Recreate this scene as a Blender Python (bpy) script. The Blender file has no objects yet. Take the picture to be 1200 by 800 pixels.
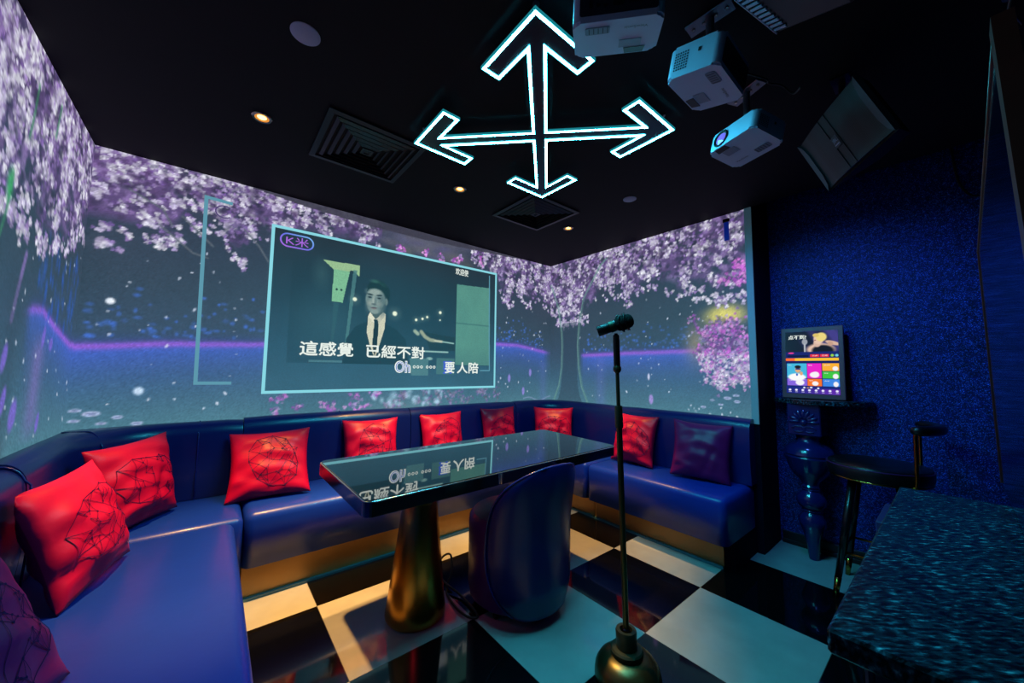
import bpy, bmesh, math, random
import numpy as np
from mathutils import Vector, Matrix
random.seed(7)
RNG = np.random.default_rng(11)
SC = bpy.context.scene
COL = SC.collection
PI = math.pi

# ------------------------------------------------------------------ helpers
def lin(c):
    c = c / 255.0
    return c / 12.92 if c <= 0.04045 else ((c + 0.055) / 1.055) ** 2.4
def S(r, g, b): return (lin(r), lin(g), lin(b), 1.0)

def nodes_of(m):
    m.use_nodes = True
    nt = m.node_tree
    return nt, nt.nodes['Principled BSDF']
def pmat(name, col, rough=0.5, metal=0.0, spec=0.5, emit=None, estr=0.0, coat=0.0, noise=None, bump=None, aniso=0.0, sheen=0.0):
    """procedural principled material; noise=(scale, amount) darkens/brightens, bump=(scale, strength)"""
    m = bpy.data.materials.new(name)
    nt, p = nodes_of(m)
    p.inputs['Base Color'].default_value = col
    p.inputs['Roughness'].default_value = rough
    p.inputs['Metallic'].default_value = metal
    p.inputs['Specular IOR Level'].default_value = spec
    p.inputs['Coat Weight'].default_value = coat
    p.inputs['Coat Roughness'].default_value = 0.12
    p.inputs['Anisotropic'].default_value = aniso
    p.inputs['Sheen Weight'].default_value = sheen
    if emit is not None:
        p.inputs['Emission Color'].default_value = emit
        p.inputs['Emission Strength'].default_value = estr
    tc = nt.nodes.new('ShaderNodeTexCoord')
    if noise:
        n = nt.nodes.new('ShaderNodeTexNoise'); n.inputs['Scale'].default_value = noise[0]; n.inputs['Detail'].default_value = 4
        nt.links.new(tc.outputs['Object'], n.inputs['Vector'])
        r = nt.nodes.new('ShaderNodeMapRange')
        r.inputs['To Min'].default_value = 1 - noise[1]; r.inputs['To Max'].default_value = 1 + noise[1]
        nt.links.new(n.outputs['Fac'], r.inputs['Value'])
        mx = nt.nodes.new('ShaderNodeVectorMath'); mx.operation = 'SCALE'
        mx.inputs[0].default_value = col[:3]
        nt.links.new(r.outputs['Result'], mx.inputs['Scale'])
        nt.links.new(mx.outputs['Vector'], p.inputs['Base Color'])
    if bump:
        n = nt.nodes.new('ShaderNodeTexNoise'); n.inputs['Scale'].default_value = bump[0]; n.inputs['Detail'].default_value = 3
        nt.links.new(tc.outputs['Object'], n.inputs['Vector'])
        b = nt.nodes.new('ShaderNodeBump'); b.inputs['Strength'].default_value = bump[1]; b.inputs['Distance'].default_value = 0.01
        nt.links.new(n.outputs['Fac'], b.inputs['Height'])
        nt.links.new(b.outputs['Normal'], p.inputs['Normal'])
    return m
def emat(name, col, strength=1.0, base=(0.02, 0.02, 0.02, 1)):
    return pmat(name, base, 0.6, spec=0.2, emit=col, estr=strength)
def vmat(name, strength=1.0, base=0.05):
    """light projected on a surface: colours carried by the mesh attribute 'Col'"""
    m = bpy.data.materials.new(name)
    nt, p = nodes_of(m)
    a = nt.nodes.new('ShaderNodeVertexColor'); a.layer_name = 'Col'
    p.inputs['Base Color'].default_value = (base, base, base, 1)
    p.inputs['Roughness'].default_value = 0.8
    p.inputs['Specular IOR Level'].default_value = 0.1
    nt.links.new(a.outputs['Color'], p.inputs['Emission Color'])
    p.inputs['Emission Strength'].default_value = strength
    return m

INV = {}
def root(name, label, cat, loc=(0, 0, 0), mat=None, group=None, rz=0.0):
    o = bpy.data.objects.new(name, None)
    COL.objects.link(o)
    M = Matrix.Translation(Vector(loc)) @ (mat.to_4x4() if mat is not None else Matrix.Rotation(rz, 4, 'Z'))
    o.matrix_world = M
    o.empty_display_size = 0.05
    INV[o.name] = M.inverted()
    tag(o, label, cat, group)
    return o
def tag(o, label=None, cat=None, group=None, kind=None):
    if label: o['label'] = label
    if cat: o['category'] = cat
    if group: o['group'] = group
    if kind: o['kind'] = kind
    return o
def link(name, me, mats, parent=None, world=False, smooth=None):
    o = bpy.data.objects.new(name, me)
    COL.objects.link(o)
    for m in (mats if isinstance(mats, (list, tuple)) else [mats]): me.materials.append(m)
    if smooth is not None:
        me.polygons.foreach_set('use_smooth', [smooth] * len(me.polygons))
    if parent is not None:
        if world:
            r = parent
            while r.parent: r = r.parent
            me.transform(INV[r.name])
        o.parent = parent
    return o
def obj(name, bm, mats, parent=None, world=False, smooth=None):
    me = bpy.data.meshes.new(name)
    bmesh.ops.recalc_face_normals(bm, faces=bm.faces)
    bm.to_mesh(me); bm.free()
    return link(name, me, mats, parent, world, smooth)
def raw(name, verts, faces, mats, parent=None, world=False, smooth=None):
    me = bpy.data.meshes.new(name); me.from_pydata([tuple(v) for v in verts], [], faces); me.update()
    return link(name, me, mats, parent, world, smooth)
def struct(o): o['kind'] = 'structure'; return o

def bm_new(): return bmesh.new()
def add_box(bm, lo, hi, bev=0.0, seg=2, M=None):
    c = [(a + b) / 2 for a, b in zip(lo, hi)]; s = [abs(b - a) for a, b in zip(lo, hi)]
    r = bmesh.ops.create_cube(bm, size=1.0)
    vs = r['verts']
    for v in vs: v.co = Vector((v.co.x * s[0] + c[0], v.co.y * s[1] + c[1], v.co.z * s[2] + c[2]))
    if bev > 0:
        es = list({e for v in vs for e in v.link_edges})
        g = bmesh.ops.bevel(bm, geom=es, offset=bev, segments=seg, profile=0.5, affect='EDGES')
        vs = [v for v in g['verts']] + [v for v in vs if v.is_valid]
        vs = list(set(vs))
    if M is not None:
        bmesh.ops.transform(bm, matrix=M, verts=vs)
    return vs
def box(name, lo, hi, mat, parent=None, bev=0.0, seg=2, world=False, smooth=None):
    bm = bm_new(); add_box(bm, lo, hi, bev, seg)
    return obj(name, bm, mat, parent, world, smooth if smooth is not None else (True if bev > 0.012 else None))
def add_lathe(bm, prof, c=(0, 0, 0), n=32, M=None):
    """prof: list of (r, z) bottom to top"""
    rings = []; allv = []
    for r, z in prof:
        if r < 1e-6:
            v = bm.verts.new((c[0], c[1], c[2] + z)); rings.append([v]); allv.append(v)
        else:
            ring = [bm.verts.new((c[0] + r * math.cos(2 * PI * k / n), c[1] + r * math.sin(2 * PI * k / n), c[2] + z)) for k in range(n)]
            rings.append(ring); allv += ring
    for a, b in zip(rings[:-1], rings[1:]):
        for k in range(n):
            k2 = (k + 1) % n
            if len(a) == 1 and len(b) == 1: continue
            if len(a) == 1: bm.faces.new((a[0], b[k2], b[k]))
            elif len(b) == 1: bm.faces.new((a[k], a[k2], b[0]))
            else: bm.faces.new((a[k], a[k2], b[k2], b[k]))
    if len(rings[0]) > 1: bm.faces.new(list(reversed(rings[0])))
    if len(rings[-1]) > 1: bm.faces.new(rings[-1])
    if M is not None: bmesh.ops.transform(bm, matrix=M, verts=allv)
    return allv
def lathe(name, prof, mat, parent=None, c=(0, 0, 0), n=32, M=None, world=False, smooth=True):
    bm = bm_new(); add_lathe(bm, prof, c, n, M)
    o = obj(name, bm, mat, parent, world, smooth)
    if smooth: autosmooth(o)
    return o
def autosmooth(o, ang=35):
    me = o.data
    bm = bmesh.new(); bm.from_mesh(me)
    for e in bm.edges:
        if len(e.link_faces) == 2 and e.calc_face_angle(0) > math.radians(ang): e.smooth = False
    bm.to_mesh(me); bm.free()
def spline(pts, n=8, closed=False):
    P = [Vector(p) for p in pts]; out = []
    N = len(P); rng = range(N if closed else N - 1)
    for i in rng:
        if closed: p0, p1, p2, p3 = P[(i - 1) % N], P[i], P[(i + 1) % N], P[(i + 2) % N]
        else: p0, p1, p2, p3 = P[max(i - 1, 0)], P[i], P[i + 1], P[min(i + 2, N - 1)]
        for k in range(n):
            t = k / n
            out.append(0.5 * ((2 * p1) + (-p0 + p2) * t + (2 * p0 - 5 * p1 + 4 * p2 - p3) * t * t + (-p0 + 3 * p1 - 3 * p2 + p3) * t ** 3))
    if not closed: out.append(P[-1])
    return out
def add_tube(bm, pts, r, n=10, closed=False, cap=True):
    pts = [Vector(p) for p in pts]
    rr = r if isinstance(r, (list, tuple)) else [r] * len(pts)
    rings = []; up = None; N = len(pts)
    for i, p in enumerate(pts):
        if closed: t = (pts[(i + 1) % N] - pts[i - 1]).normalized()
        else: t = (pts[min(i + 1, N - 1)] - pts[max(i - 1, 0)]).normalized()
        if up is None:
            up = Vector((0, 0, 1)) if abs(t.z) < 0.9 else Vector((1, 0, 0))
        a = (up - t * up.dot(t)).normalized(); b = t.cross(a); up = a
        rings.append([bm.verts.new(p + (a * math.cos(2 * PI * k / n) + b * math.sin(2 * PI * k / n)) * rr[i]) for k in range(n)])
    prs = list(zip(rings[:-1], rings[1:])) + ([(rings[-1], rings[0])] if closed else [])
    for A, B in prs:
        for k in range(n): bm.faces.new((A[k], A[(k + 1) % n], B[(k + 1) % n], B[k]))
    if cap and not closed:
        bm.faces.new(list(reversed(rings[0]))); bm.faces.new(rings[-1])
def tube(name, pts, r, mat, parent=None, n=10, closed=False, world=False):
    bm = bm_new(); add_tube(bm, pts, r, n, closed)
    return obj(name, bm, mat, parent, world, True)
def add_prism(bm, poly, z0, z1, M=None):
    a = [bm.verts.new((x, y, z0)) for x, y in poly]; b = [bm.verts.new((x, y, z1)) for x, y in poly]
    n = len(poly)
    bm.faces.new(list(reversed(a))); bm.faces.new(b)
    for k in range(n): bm.faces.new((a[k], a[(k + 1) % n], b[(k + 1) % n], b[k]))
    if M is not None: bmesh.ops.transform(bm, matrix=M, verts=a + b)
    return a + b
def rrect(x0, y0, x1, y1, r, n=6):
    out = []
    for cx, cy, a0 in ((x1 - r, y0 + r, -PI / 2), (x1 - r, y1 - r, 0), (x0 + r, y1 - r, PI / 2), (x0 + r, y0 + r, PI)):
        for k in range(n + 1):
            a = a0 + PI / 2 * k / n; out.append((cx + r * math.cos(a), cy + r * math.sin(a)))
    return out
def text_mesh(body, size, extrude=0.0, offset=0.0, align='LEFT'):
    c = bpy.data.curves.new('txt', 'FONT'); c.body = body; c.size = size; c.extrude = extrude; c.offset = offset
    c.align_x = align; c.resolution_u = 3
    o = bpy.data.objects.new('txt', c); COL.objects.link(o)
    bpy.context.view_layer.update()
    dg = bpy.context.evaluated_depsgraph_get()
    me = bpy.data.meshes.new_from_object(o.evaluated_get(dg))
    bpy.data.objects.remove(o); bpy.data.curves.remove(c)
    return me
def frame_M(o, x, y):
    """matrix with columns x, y (unit vectors), x cross y and origin o"""
    x = Vector(x).normalized(); y = Vector(y); y = (y - x * y.dot(x)).normalized(); z = x.cross(y)
    M = Matrix((x, y, z)).transposed().to_4x4(); M.translation = Vector(o)
    return M
def text_fit(name, body, M, x0, x1, y0, y1, mat, parent, offset=0.0, world=False, bold=0.0):
    """text scaled into the rectangle x0..x1, y0..y1 of the frame M"""
    me = text_mesh(body, 1.0, 0.0, offset)
    v = np.zeros(len(me.vertices) * 3); me.vertices.foreach_get('co', v); v = v.reshape(-1, 3)
    lo, hi = v.min(0), v.max(0)
    sx = (x1 - x0) / max(hi[0] - lo[0], 1e-6); sy = (y1 - y0) / max(hi[1] - lo[1], 1e-6)
    me.transform(Matrix.Translation((x0 - lo[0] * sx, y0 - lo[1] * sy, 0)) @ Matrix.Diagonal((sx, sy, 1, 1)))
    if bold > 0:
        bm = bmesh.new()
        for q, (a, b) in enumerate(((0, 0), (bold, 0), (-bold, 0), (0, bold), (0, -bold))):
            m2 = me.copy(); m2.transform(Matrix.Translation((a, b, 0.00012 * q))); bm.from_mesh(m2); bpy.data.meshes.remove(m2)
        bm.to_mesh(me); bm.free()
    me.transform(M)
    return link(name, me, mat, parent, world)

# ------------------------------------------------------------------ painter for projected / displayed pictures
class Canvas:
    def __init__(s, u0, u1, z0, z1, du):
        s.u0, s.z0 = u0, z0
        s.W = int(round((u1 - u0) / du)) + 1; s.H = int(round((z1 - z0) / du)) + 1
        s.us = np.linspace(u0, u1, s.W); s.zs = np.linspace(z0, z1, s.H)
        s.U, s.Z = np.meshgrid(s.us, s.zs)
        s.A = np.zeros((s.H, s.W, 3)); s.du = du
    def mix(s, mask, c):
        m = np.clip(mask, 0, 1)[..., None]; s.A = s.A * (1 - m) + (np.array(c) / 255.0) * m
    def ell(s, u, z, ru, rz, c, al=1.0, soft=0.25, ang=0.0, hollow=0.0):
        R = max(ru, rz) * 1.3 + s.du
        i0 = max(0, int((u - R - s.u0) / s.du)); i1 = min(s.W, int((u + R - s.u0) / s.du) + 2)
        j0 = max(0, int((z - R - s.z0) / s.du)); j1 = min(s.H, int((z + R - s.z0) / s.du) + 2)
        if i1 <= i0 or j1 <= j0: return
        du = s.U[j0:j1, i0:i1] - u; dz = s.Z[j0:j1, i0:i1] - z
        if ang:
            ca, sa = math.cos(ang), math.sin(ang); du, dz = du * ca + dz * sa, -du * sa + dz * ca
        d = np.sqrt((du / ru) ** 2 + (dz / rz) ** 2)
        m = np.clip((1 + soft - d) / (2 * soft + 1e-6), 0, 1)
        if hollow: m = m * np.clip((d - hollow) / 0.25 + 0.35, 0.35, 1)
        m = (m * al)[..., None]
        s.A[j0:j1, i0:i1] = s.A[j0:j1, i0:i1] * (1 - m) + (np.array(c) / 255.0) * m
    def line(s, pts, w, c, al=1.0, soft=0.6):
        for (a, b), (e, f) in zip(pts[:-1], pts[1:]):
            L = math.hypot(e - a, f - b); n = max(2, int(L / (w * 0.7)))
            for k in range(n):
                t = k / n; s.ell(a + (e - a) * t, b + (f - b) * t, w, w, c, al, soft)
    def poly(s, pts, c, al=1.0):
        pts = np.array(pts); inside = np.zeros(s.U.shape, bool); n = len(pts)
        for i in range(n):
            x1, y1 = pts[i]; x2, y2 = pts[(i + 1) % n]
            if y1 == y2: continue
            cond = ((s.Z >= min(y1, y2)) & (s.Z < max(y1, y2)) & (s.U < (s.Z - y1) * (x2 - x1) / (y2 - y1) + x1))
            inside ^= cond
        m = (inside * al)[..., None]; s.A = s.A * (1 - m) + (np.array(c) / 255.0) * m
    def grain(s, amt):
        s.A = np.clip(s.A * (1 + RNG.normal(0, amt, s.A.shape[:2])[..., None]), 0, 1)
    def mesh(s, name, f, mat, parent=None, world=False):
        P = f(s.U, s.Z).reshape(-1, 3)
        idx = np.arange(s.W * s.H).reshape(s.H, s.W)
        q = np.stack([idx[:-1, :-1], idx[:-1, 1:], idx[1:, 1:], idx[1:, :-1]], -1).reshape(-1, 4)
        me = bpy.data.meshes.new(name)
        me.vertices.add(len(P)); me.vertices.foreach_set('co', P.ravel())
        me.loops.add(q.size); me.loops.foreach_set('vertex_index', q.ravel().astype(np.int32))
        me.polygons.add(len(q)); me.polygons.foreach_set('loop_start', np.arange(0, q.size, 4, dtype=np.int32))
        me.polygons.foreach_set('loop_total', np.full(len(q), 4, dtype=np.int32))
        me.update(calc_edges=True); me.validate()
        at = me.color_attributes.new('Col', 'FLOAT_COLOR', 'POINT')
        c = np.clip(s.A.reshape(-1, 3), 0, 1)
        L = np.where(c <= 0.04045, c / 12.92, ((c + 0.055) / 1.055) ** 2.4)
        at.data.foreach_set('color', np.concatenate([L, np.ones((len(L), 1))], 1).ravel())
        return link(name, me, mat, parent, world)
def noise2(U, Z, sc, seed):
    r = np.random.default_rng(seed); out = np.zeros_like(U)
    for o in range(4):
        f = sc * 2 ** o
        gx = np.floor(U * f).astype(int); gz = np.floor(Z * f).astype(int)
        tx = U * f - gx; tz = Z * f - gz; tx = tx * tx * (3 - 2 * tx); tz = tz * tz * (3 - 2 * tz)
        T = r.random((64, 64))
        g = lambda i, j: T[i % 64, j % 64]
        out += ((g(gx, gz) * (1 - tx) + g(gx + 1, gz) * tx) * (1 - tz) + (g(gx, gz + 1) * (1 - tx) + g(gx + 1, gz + 1) * tx) * tz) / 2 ** o
    return out / 1.875

# ------------------------------------------------------------------ room numbers (metres)
H = 2.509; XL = -3.65; YF = -3.95; XB = 0.375; YE = -2.105
SEAT = 0.475

# ------------------------------------------------------------------ materials
M_black = pmat('black_ceiling_paint', S(16, 17, 22), 0.75, spec=0.2, noise=(6, 0.25))
M_wallwhite = pmat('grey_wall_paint', S(58, 60, 70), 0.8, spec=0.1, noise=(8, 0.08))
M_dark = pmat('dark_wall_paint', S(18, 20, 40), 0.8, spec=0.1, noise=(8, 0.1))
def glitter():
    m = bpy.data.materials.new('navy_glitter_wallcovering')
    nt, p = nodes_of(m)
    tc = nt.nodes.new('ShaderNodeTexCoord')
    v = nt.nodes.new('ShaderNodeTexVoronoi'); v.inputs['Scale'].default_value = 330
    nt.links.new(tc.outputs['Object'], v.inputs['Vector'])
    sep = nt.nodes.new('ShaderNodeSeparateColor'); nt.links.new(v.outputs['Color'], sep.inputs['Color'])
    cr = nt.nodes.new('ShaderNodeValToRGB')
    e = cr.color_ramp.elements
    e[0].position = 0.0; e[0].color = S(4, 14, 74)
    e[1].position = 0.55; e[1].color = S(8, 26, 108)
    x = cr.color_ramp.elements.new(0.84); x.color = S(18, 50, 160)
    x = cr.color_ramp.elements.new(0.96); x.color = S(70, 130, 255)  # bright speckles put the glitter's sparkle into the base colour
    nt.links.new(sep.outputs['Red'], cr.inputs['Fac'])
    n = nt.nodes.new('ShaderNodeTexNoise'); n.inputs['Scale'].default_value = 45
    nt.links.new(tc.outputs['Object'], n.inputs['Vector'])
    mp = nt.nodes.new('ShaderNodeMapRange'); mp.inputs['From Min'].default_value = 0.3; mp.inputs['From Max'].default_value = 0.7
    mp.inputs['To Min'].default_value = 0.4; mp.inputs['To Max'].default_value = 1.3
    nt.links.new(n.outputs['Fac'], mp.inputs['Value'])
    sc = nt.nodes.new('ShaderNodeVectorMath'); sc.operation = 'SCALE'
    nt.links.new(cr.outputs['Color'], sc.inputs[0]); nt.links.new(mp.outputs['Result'], sc.inputs['Scale'])
    nt.links.new(sc.outputs['Vector'], p.inputs['Base Color'])
    p.inputs['Roughness'].default_value = 0.55; p.inputs['Specular IOR Level'].default_value = 0.25
    return m
M_glitter = glitter()
def floor_mat():
    m = bpy.data.materials.new('checkered_polished_tiles')
    nt, p = nodes_of(m)
    tc = nt.nodes.new('ShaderNodeTexCoord')
    ad = nt.nodes.new('ShaderNodeVectorMath'); ad.operation = 'ADD'; ad.inputs[1].default_value = (0.756 + 6.0, 1.395 + 6.0, 0.3)
    nt.links.new(tc.outputs['Object'], ad.inputs[0])
    ck = nt.nodes.new('ShaderNodeTexChecker'); ck.inputs['Scale'].default_value = 1 / 0.6
    ck.inputs['Color1'].default_value = S(168, 168, 166); ck.inputs['Color2'].default_value = S(9, 9, 12)
    nt.links.new(ad.outputs['Vector'], ck.inputs['Vector'])
    n = nt.nodes.new('ShaderNodeTexNoise'); n.inputs['Scale'].default_value = 7; n.inputs['Detail'].default_value = 6
    nt.links.new(tc.outputs['Object'], n.inputs['Vector'])
    mp = nt.nodes.new('ShaderNodeMapRange'); mp.inputs['To Min'].default_value = 0.8; mp.inputs['To Max'].default_value = 1.15
    nt.links.new(n.outputs['Fac'], mp.inputs['Value'])
    sc = nt.nodes.new('ShaderNodeVectorMath'); sc.operation = 'SCALE'
    nt.links.new(ck.outputs['Color'], sc.inputs[0]); nt.links.new(mp.outputs['Result'], sc.inputs['Scale'])
    # thin dark joints between the tiles
    md = nt.nodes.new('ShaderNodeVectorMath'); md.operation = 'MODULO'; md.inputs[1].default_value = (0.6, 0.6, 10)
    nt.links.new(ad.outputs['Vector'], md.inputs[0])
    sp = nt.nodes.new('ShaderNodeSeparateXYZ'); nt.links.new(md.outputs['Vector'], sp.inputs['Vector'])
    mn = nt.nodes.new('ShaderNodeMath'); mn.operation = 'MINIMUM'
    nt.links.new(sp.outputs['X'], mn.inputs[0]); nt.links.new(sp.outputs['Y'], mn.inputs[1])
    lt = nt.nodes.new('ShaderNodeMath'); lt.operation = 'LESS_THAN'; lt.inputs[1].default_value = 0.0025
    nt.links.new(mn.outputs['Value'], lt.inputs[0])
    mx = nt.nodes.new('ShaderNodeMix'); mx.data_type = 'RGBA'
    nt.links.new(lt.outputs['Value'], mx.inputs['Factor']); nt.links.new(sc.outputs['Vector'], mx.inputs['A'])
    mx.inputs['B'].default_value = S(90, 85, 80)
    nt.links.new(mx.outputs['Result'], p.inputs['Base Color'])
    p.inputs['Roughness'].default_value = 0.06
    p.inputs['Specular IOR Level'].default_value = 0.6
    return m
M_floor = floor_mat()
M_dkret = pmat('shade_dark_navy', S(8, 11, 34), 0.85, spec=0.1, noise=(60, 0.3))  # near-black colour paints in the shade on the unlit right wall return
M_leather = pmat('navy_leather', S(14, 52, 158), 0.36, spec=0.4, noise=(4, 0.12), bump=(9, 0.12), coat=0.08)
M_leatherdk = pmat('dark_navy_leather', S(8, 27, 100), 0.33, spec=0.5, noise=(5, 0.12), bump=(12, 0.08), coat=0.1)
M_pipe = pmat('navy_piping', S(16, 34, 116), 0.25, spec=0.6)
M_toe = pmat('bronze_kick_panel', S(176, 134, 78), 0.4, metal=0.25, spec=0.5, noise=(5, 0.25))
M_strip = pmat('pale_teal_floor_strip', S(70, 120, 135), 0.3, spec=0.5)
M_red = pmat('red_satin', S(196, 5, 58), 0.42, spec=0.28, noise=(9, 0.1), bump=(13, 0.22))
M_print = pmat('navy_print_ink', S(38, 8, 66), 0.55, spec=0.2)
M_maroon = pmat('dark_maroon_satin', S(140, 16, 88), 0.42, spec=0.4, noise=(9, 0.12), bump=(13, 0.2))
M_glass = pmat('black_glass_top', S(8, 11, 14), 0.02, spec=1.0, coat=1.0)
M_glass.node_tree.nodes['Principled BSDF'].inputs['Coat Roughness'].default_value = 0.02
M_glass.node_tree.nodes['Principled BSDF'].inputs['Coat IOR'].default_value = 1.9
M_edge = pmat('black_gloss_edge', S(10, 10, 14), 0.12, spec=0.7, coat=0.6)
M_rim = pmat('polished_rim', S(150, 170, 180), 0.15, metal=0.8)
M_brass = pmat('brushed_brass', S(200, 146, 66), 0.26, metal=1.0, noise=(3, 0.15), aniso=0.6)
M_bronze = pmat('aged_bronze', S(92, 84, 52), 0.34, metal=0.9, noise=(6, 0.15))
M_bronzedk = pmat('dark_olive_metal', S(60, 62, 44), 0.4, metal=0.6, noise=(8, 0.1))
M_gold = pmat('polished_gold', S(190, 130, 60), 0.2, metal=1.0)
M_blackpl = pmat('black_plastic', S(14, 15, 18), 0.45, spec=0.4, noise=(20, 0.1))
M_blackmetal = pmat('black_metal', S(18, 18, 20), 0.35, metal=0.4)
M_foam = pmat('black_foam', S(20, 24, 24), 0.85, spec=0.1, bump=(220, 0.6))
M_cable = pmat('black_cable_rubber', S(12, 12, 14), 0.5)
M_projw = pmat('grey_projector_shell', S(186, 194, 220), 0.42, spec=0.4, noise=(30, 0.03))
M_projd = pmat('dark_projector_panel', S(38, 42, 58), 0.5, spec=0.3)
M_port = pmat('port_black', S(8, 8, 12), 0.5)
M_ink = pmat('grey_ink', S(60, 64, 80), 0.6)
M_steel = pmat('steel_bracket', S(120, 125, 135), 0.35, metal=0.7)
M_ventf = pmat('black_vent_metal', S(34, 38, 46), 0.4, spec=0.4, metal=0.2)
M_ventb = pmat('vent_dark_inside', S(5, 5, 7), 0.9)
M_lacquer = pmat('navy_lacquer', S(22, 30, 92), 0.18, spec=0.6, coat=0.5, noise=(7, 0.1))
M_blackwood = pmat('black_lacquered_wood', S(14, 13, 18), 0.25, spec=0.5, noise=(9, 0.15))
M_blackseat = pmat('black_leather', S(15, 14, 20), 0.35, spec=0.45, bump=(40, 0.1))
M_baseb = pmat('dark_baseboard_paint', S(22, 22, 26), 0.3, spec=0.5)
M_whitepl = pmat('white_plastic_cover', S(176, 178, 196), 0.6, spec=0.3)
def granite():
    m = bpy.data.materials.new('dark_green_granite')
    nt, p = nodes_of(m)
    tc = nt.nodes.new('ShaderNodeTexCoord')
    mr = nt.nodes.new('ShaderNodeMapping'); mr.inputs['Rotation'].default_value = (0, 0, 0.72)
    nt.links.new(tc.outputs['Object'], mr.inputs['Vector'])
    mp = nt.nodes.new('ShaderNodeMapping'); mp.inputs['Scale'].default_value = (48, 150, 80)
    nt.links.new(mr.outputs['Vector'], mp.inputs['Vector'])
    n = nt.nodes.new('ShaderNodeTexNoise'); n.inputs['Scale'].default_value = 1.0; n.inputs['Detail'].default_value = 5; n.inputs['Distortion'].default_value = 0.15
    nt.links.new(mp.outputs['Vector'], n.inputs['Vector'])
    cr = nt.nodes.new('ShaderNodeValToRGB'); e = cr.color_ramp.elements
    e[0].position = 0.42; e[0].color = S(8, 14, 20)
    e[1].position = 0.58; e[1].color = S(34, 66, 80)
    x = cr.color_ramp.elements.new(0.66); x.color = S(66, 122, 140)
    x = cr.color_ramp.elements.new(0.76); x.color = S(140, 210, 222)
    nt.links.new(n.outputs['Fac'], cr.inputs['Fac'])
    n2 = nt.nodes.new('ShaderNodeTexNoise'); n2.inputs['Scale'].default_value = 9
    nt.links.new(tc.outputs['Object'], n2.inputs['Vector'])
    r = nt.nodes.new('ShaderNodeMapRange'); r.inputs['From Min'].default_value = 0.3; r.inputs['From Max'].default_value = 0.7
    r.inputs['To Min'].default_value = 0.45; r.inputs['To Max'].default_value = 1.25
    nt.links.new(n2.outputs['Fac'], r.inputs['Value'])
    sc = nt.nodes.new('ShaderNodeVectorMath'); sc.operation = 'SCALE'
    nt.links.new(cr.outputs['Color'], sc.inputs[0]); nt.links.new(r.outputs['Result'], sc.inputs['Scale'])
    nt.links.new(sc.outputs['Vector'], p.inputs['Base Color'])
    p.inputs['Roughness'].default_value = 0.25; p.inputs['Specular IOR Level'].default_value = 0.4
    return m
M_granite = granite()
M_mural = vmat('projected_light', 1.0, 0.10)
M_disp = vmat('lit_display', 1.1, 0.02)
M_text = emat('projected_white_text', S(232, 240, 232), 1.0)
M_textblue = emat('projected_blue_outline', S(66, 100, 200), 1.0)
M_frame = emat('projected_cyan_frame', S(136, 214, 226), 1.0)
M_frame2 = emat('projected_faint_frame', S(92, 150, 170), 1.0)
M_neon = emat('neon_white_cyan', (0.05, 0.74, 1.0, 1), 135.0)
M_neonhalo = emat('neon_cyan_halo', (0.02, 0.42, 0.52, 1), 0.45)
M_signface = pmat('smoked_acrylic', S(20, 18, 20), 0.25, spec=0.5, noise=(3, 0.5))
M_warm = emat('warm_lamp_glow', (1.0, 0.55, 0.16, 1), 5.0)
M_warm2 = emat('warm_reflector_glow', (1.0, 0.36, 0.05, 1), 0.8)
M_chrome = pmat('chrome_ring', S(150, 140, 130), 0.2, metal=1.0)

# ------------------------------------------------------------------ setting
struct(box('floor', (XL - 0.1, YF - 0.1, -0.1), (XB + 0.1, 0.1, 0.0), M_floor))
bm = bm_new(); add_box(bm, (XL - 0.1, YF - 0.1, H), (0.0, 0.1, 2.95)); add_box(bm, (0.0, YF - 0.1, 2.84), (XB + 0.1, 0.1, 2.95))
struct(obj('ceiling', bm, M_black))
struct(box('wall_back', (XL - 0.1, 0.0, 0), (0.0, 0.1, H), M_wallwhite))
struct(box('wall_left', (XL - 0.1, YF, 0), (XL, 0.0, H), M_wallwhite))
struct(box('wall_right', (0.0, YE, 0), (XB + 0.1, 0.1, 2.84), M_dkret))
struct(box('wall_recess', (XB, YF, 0), (XB + 0.1, YE, 2.84), M_glitter))
struct(box('wall_pilaster', (XB - 0.075, YF, 0), (XB, -2.955, 2.84), M_glitter))
struct(box('wall_front', (XL - 0.1, YF - 0.1, 0), (XB + 0.1, YF, 2.84), M_dark))
bm = bm_new(); add_box(bm, (XB - 0.018, -2.95, 0), (XB, YE - 0.015, 0.085), 0.004, 1); add_box(bm, (XB - 0.03, -2.95, 0.0), (XB - 0.018, YE - 0.015, 0.03), 0.003, 1)
struct(obj('baseboard_right', bm, M_baseb))
M_border = pmat('pale_mural_border', S(150, 168, 172), 0.6, noise=(6, 0.1), emit=S(52, 84, 96), estr=0.35)  # faint emission stands in for projector spill on the border
struct(box('trim_1', (-0.012, YE, 0.9), (0.0, YE + 0.045, H - 0.001), M_border))

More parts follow.
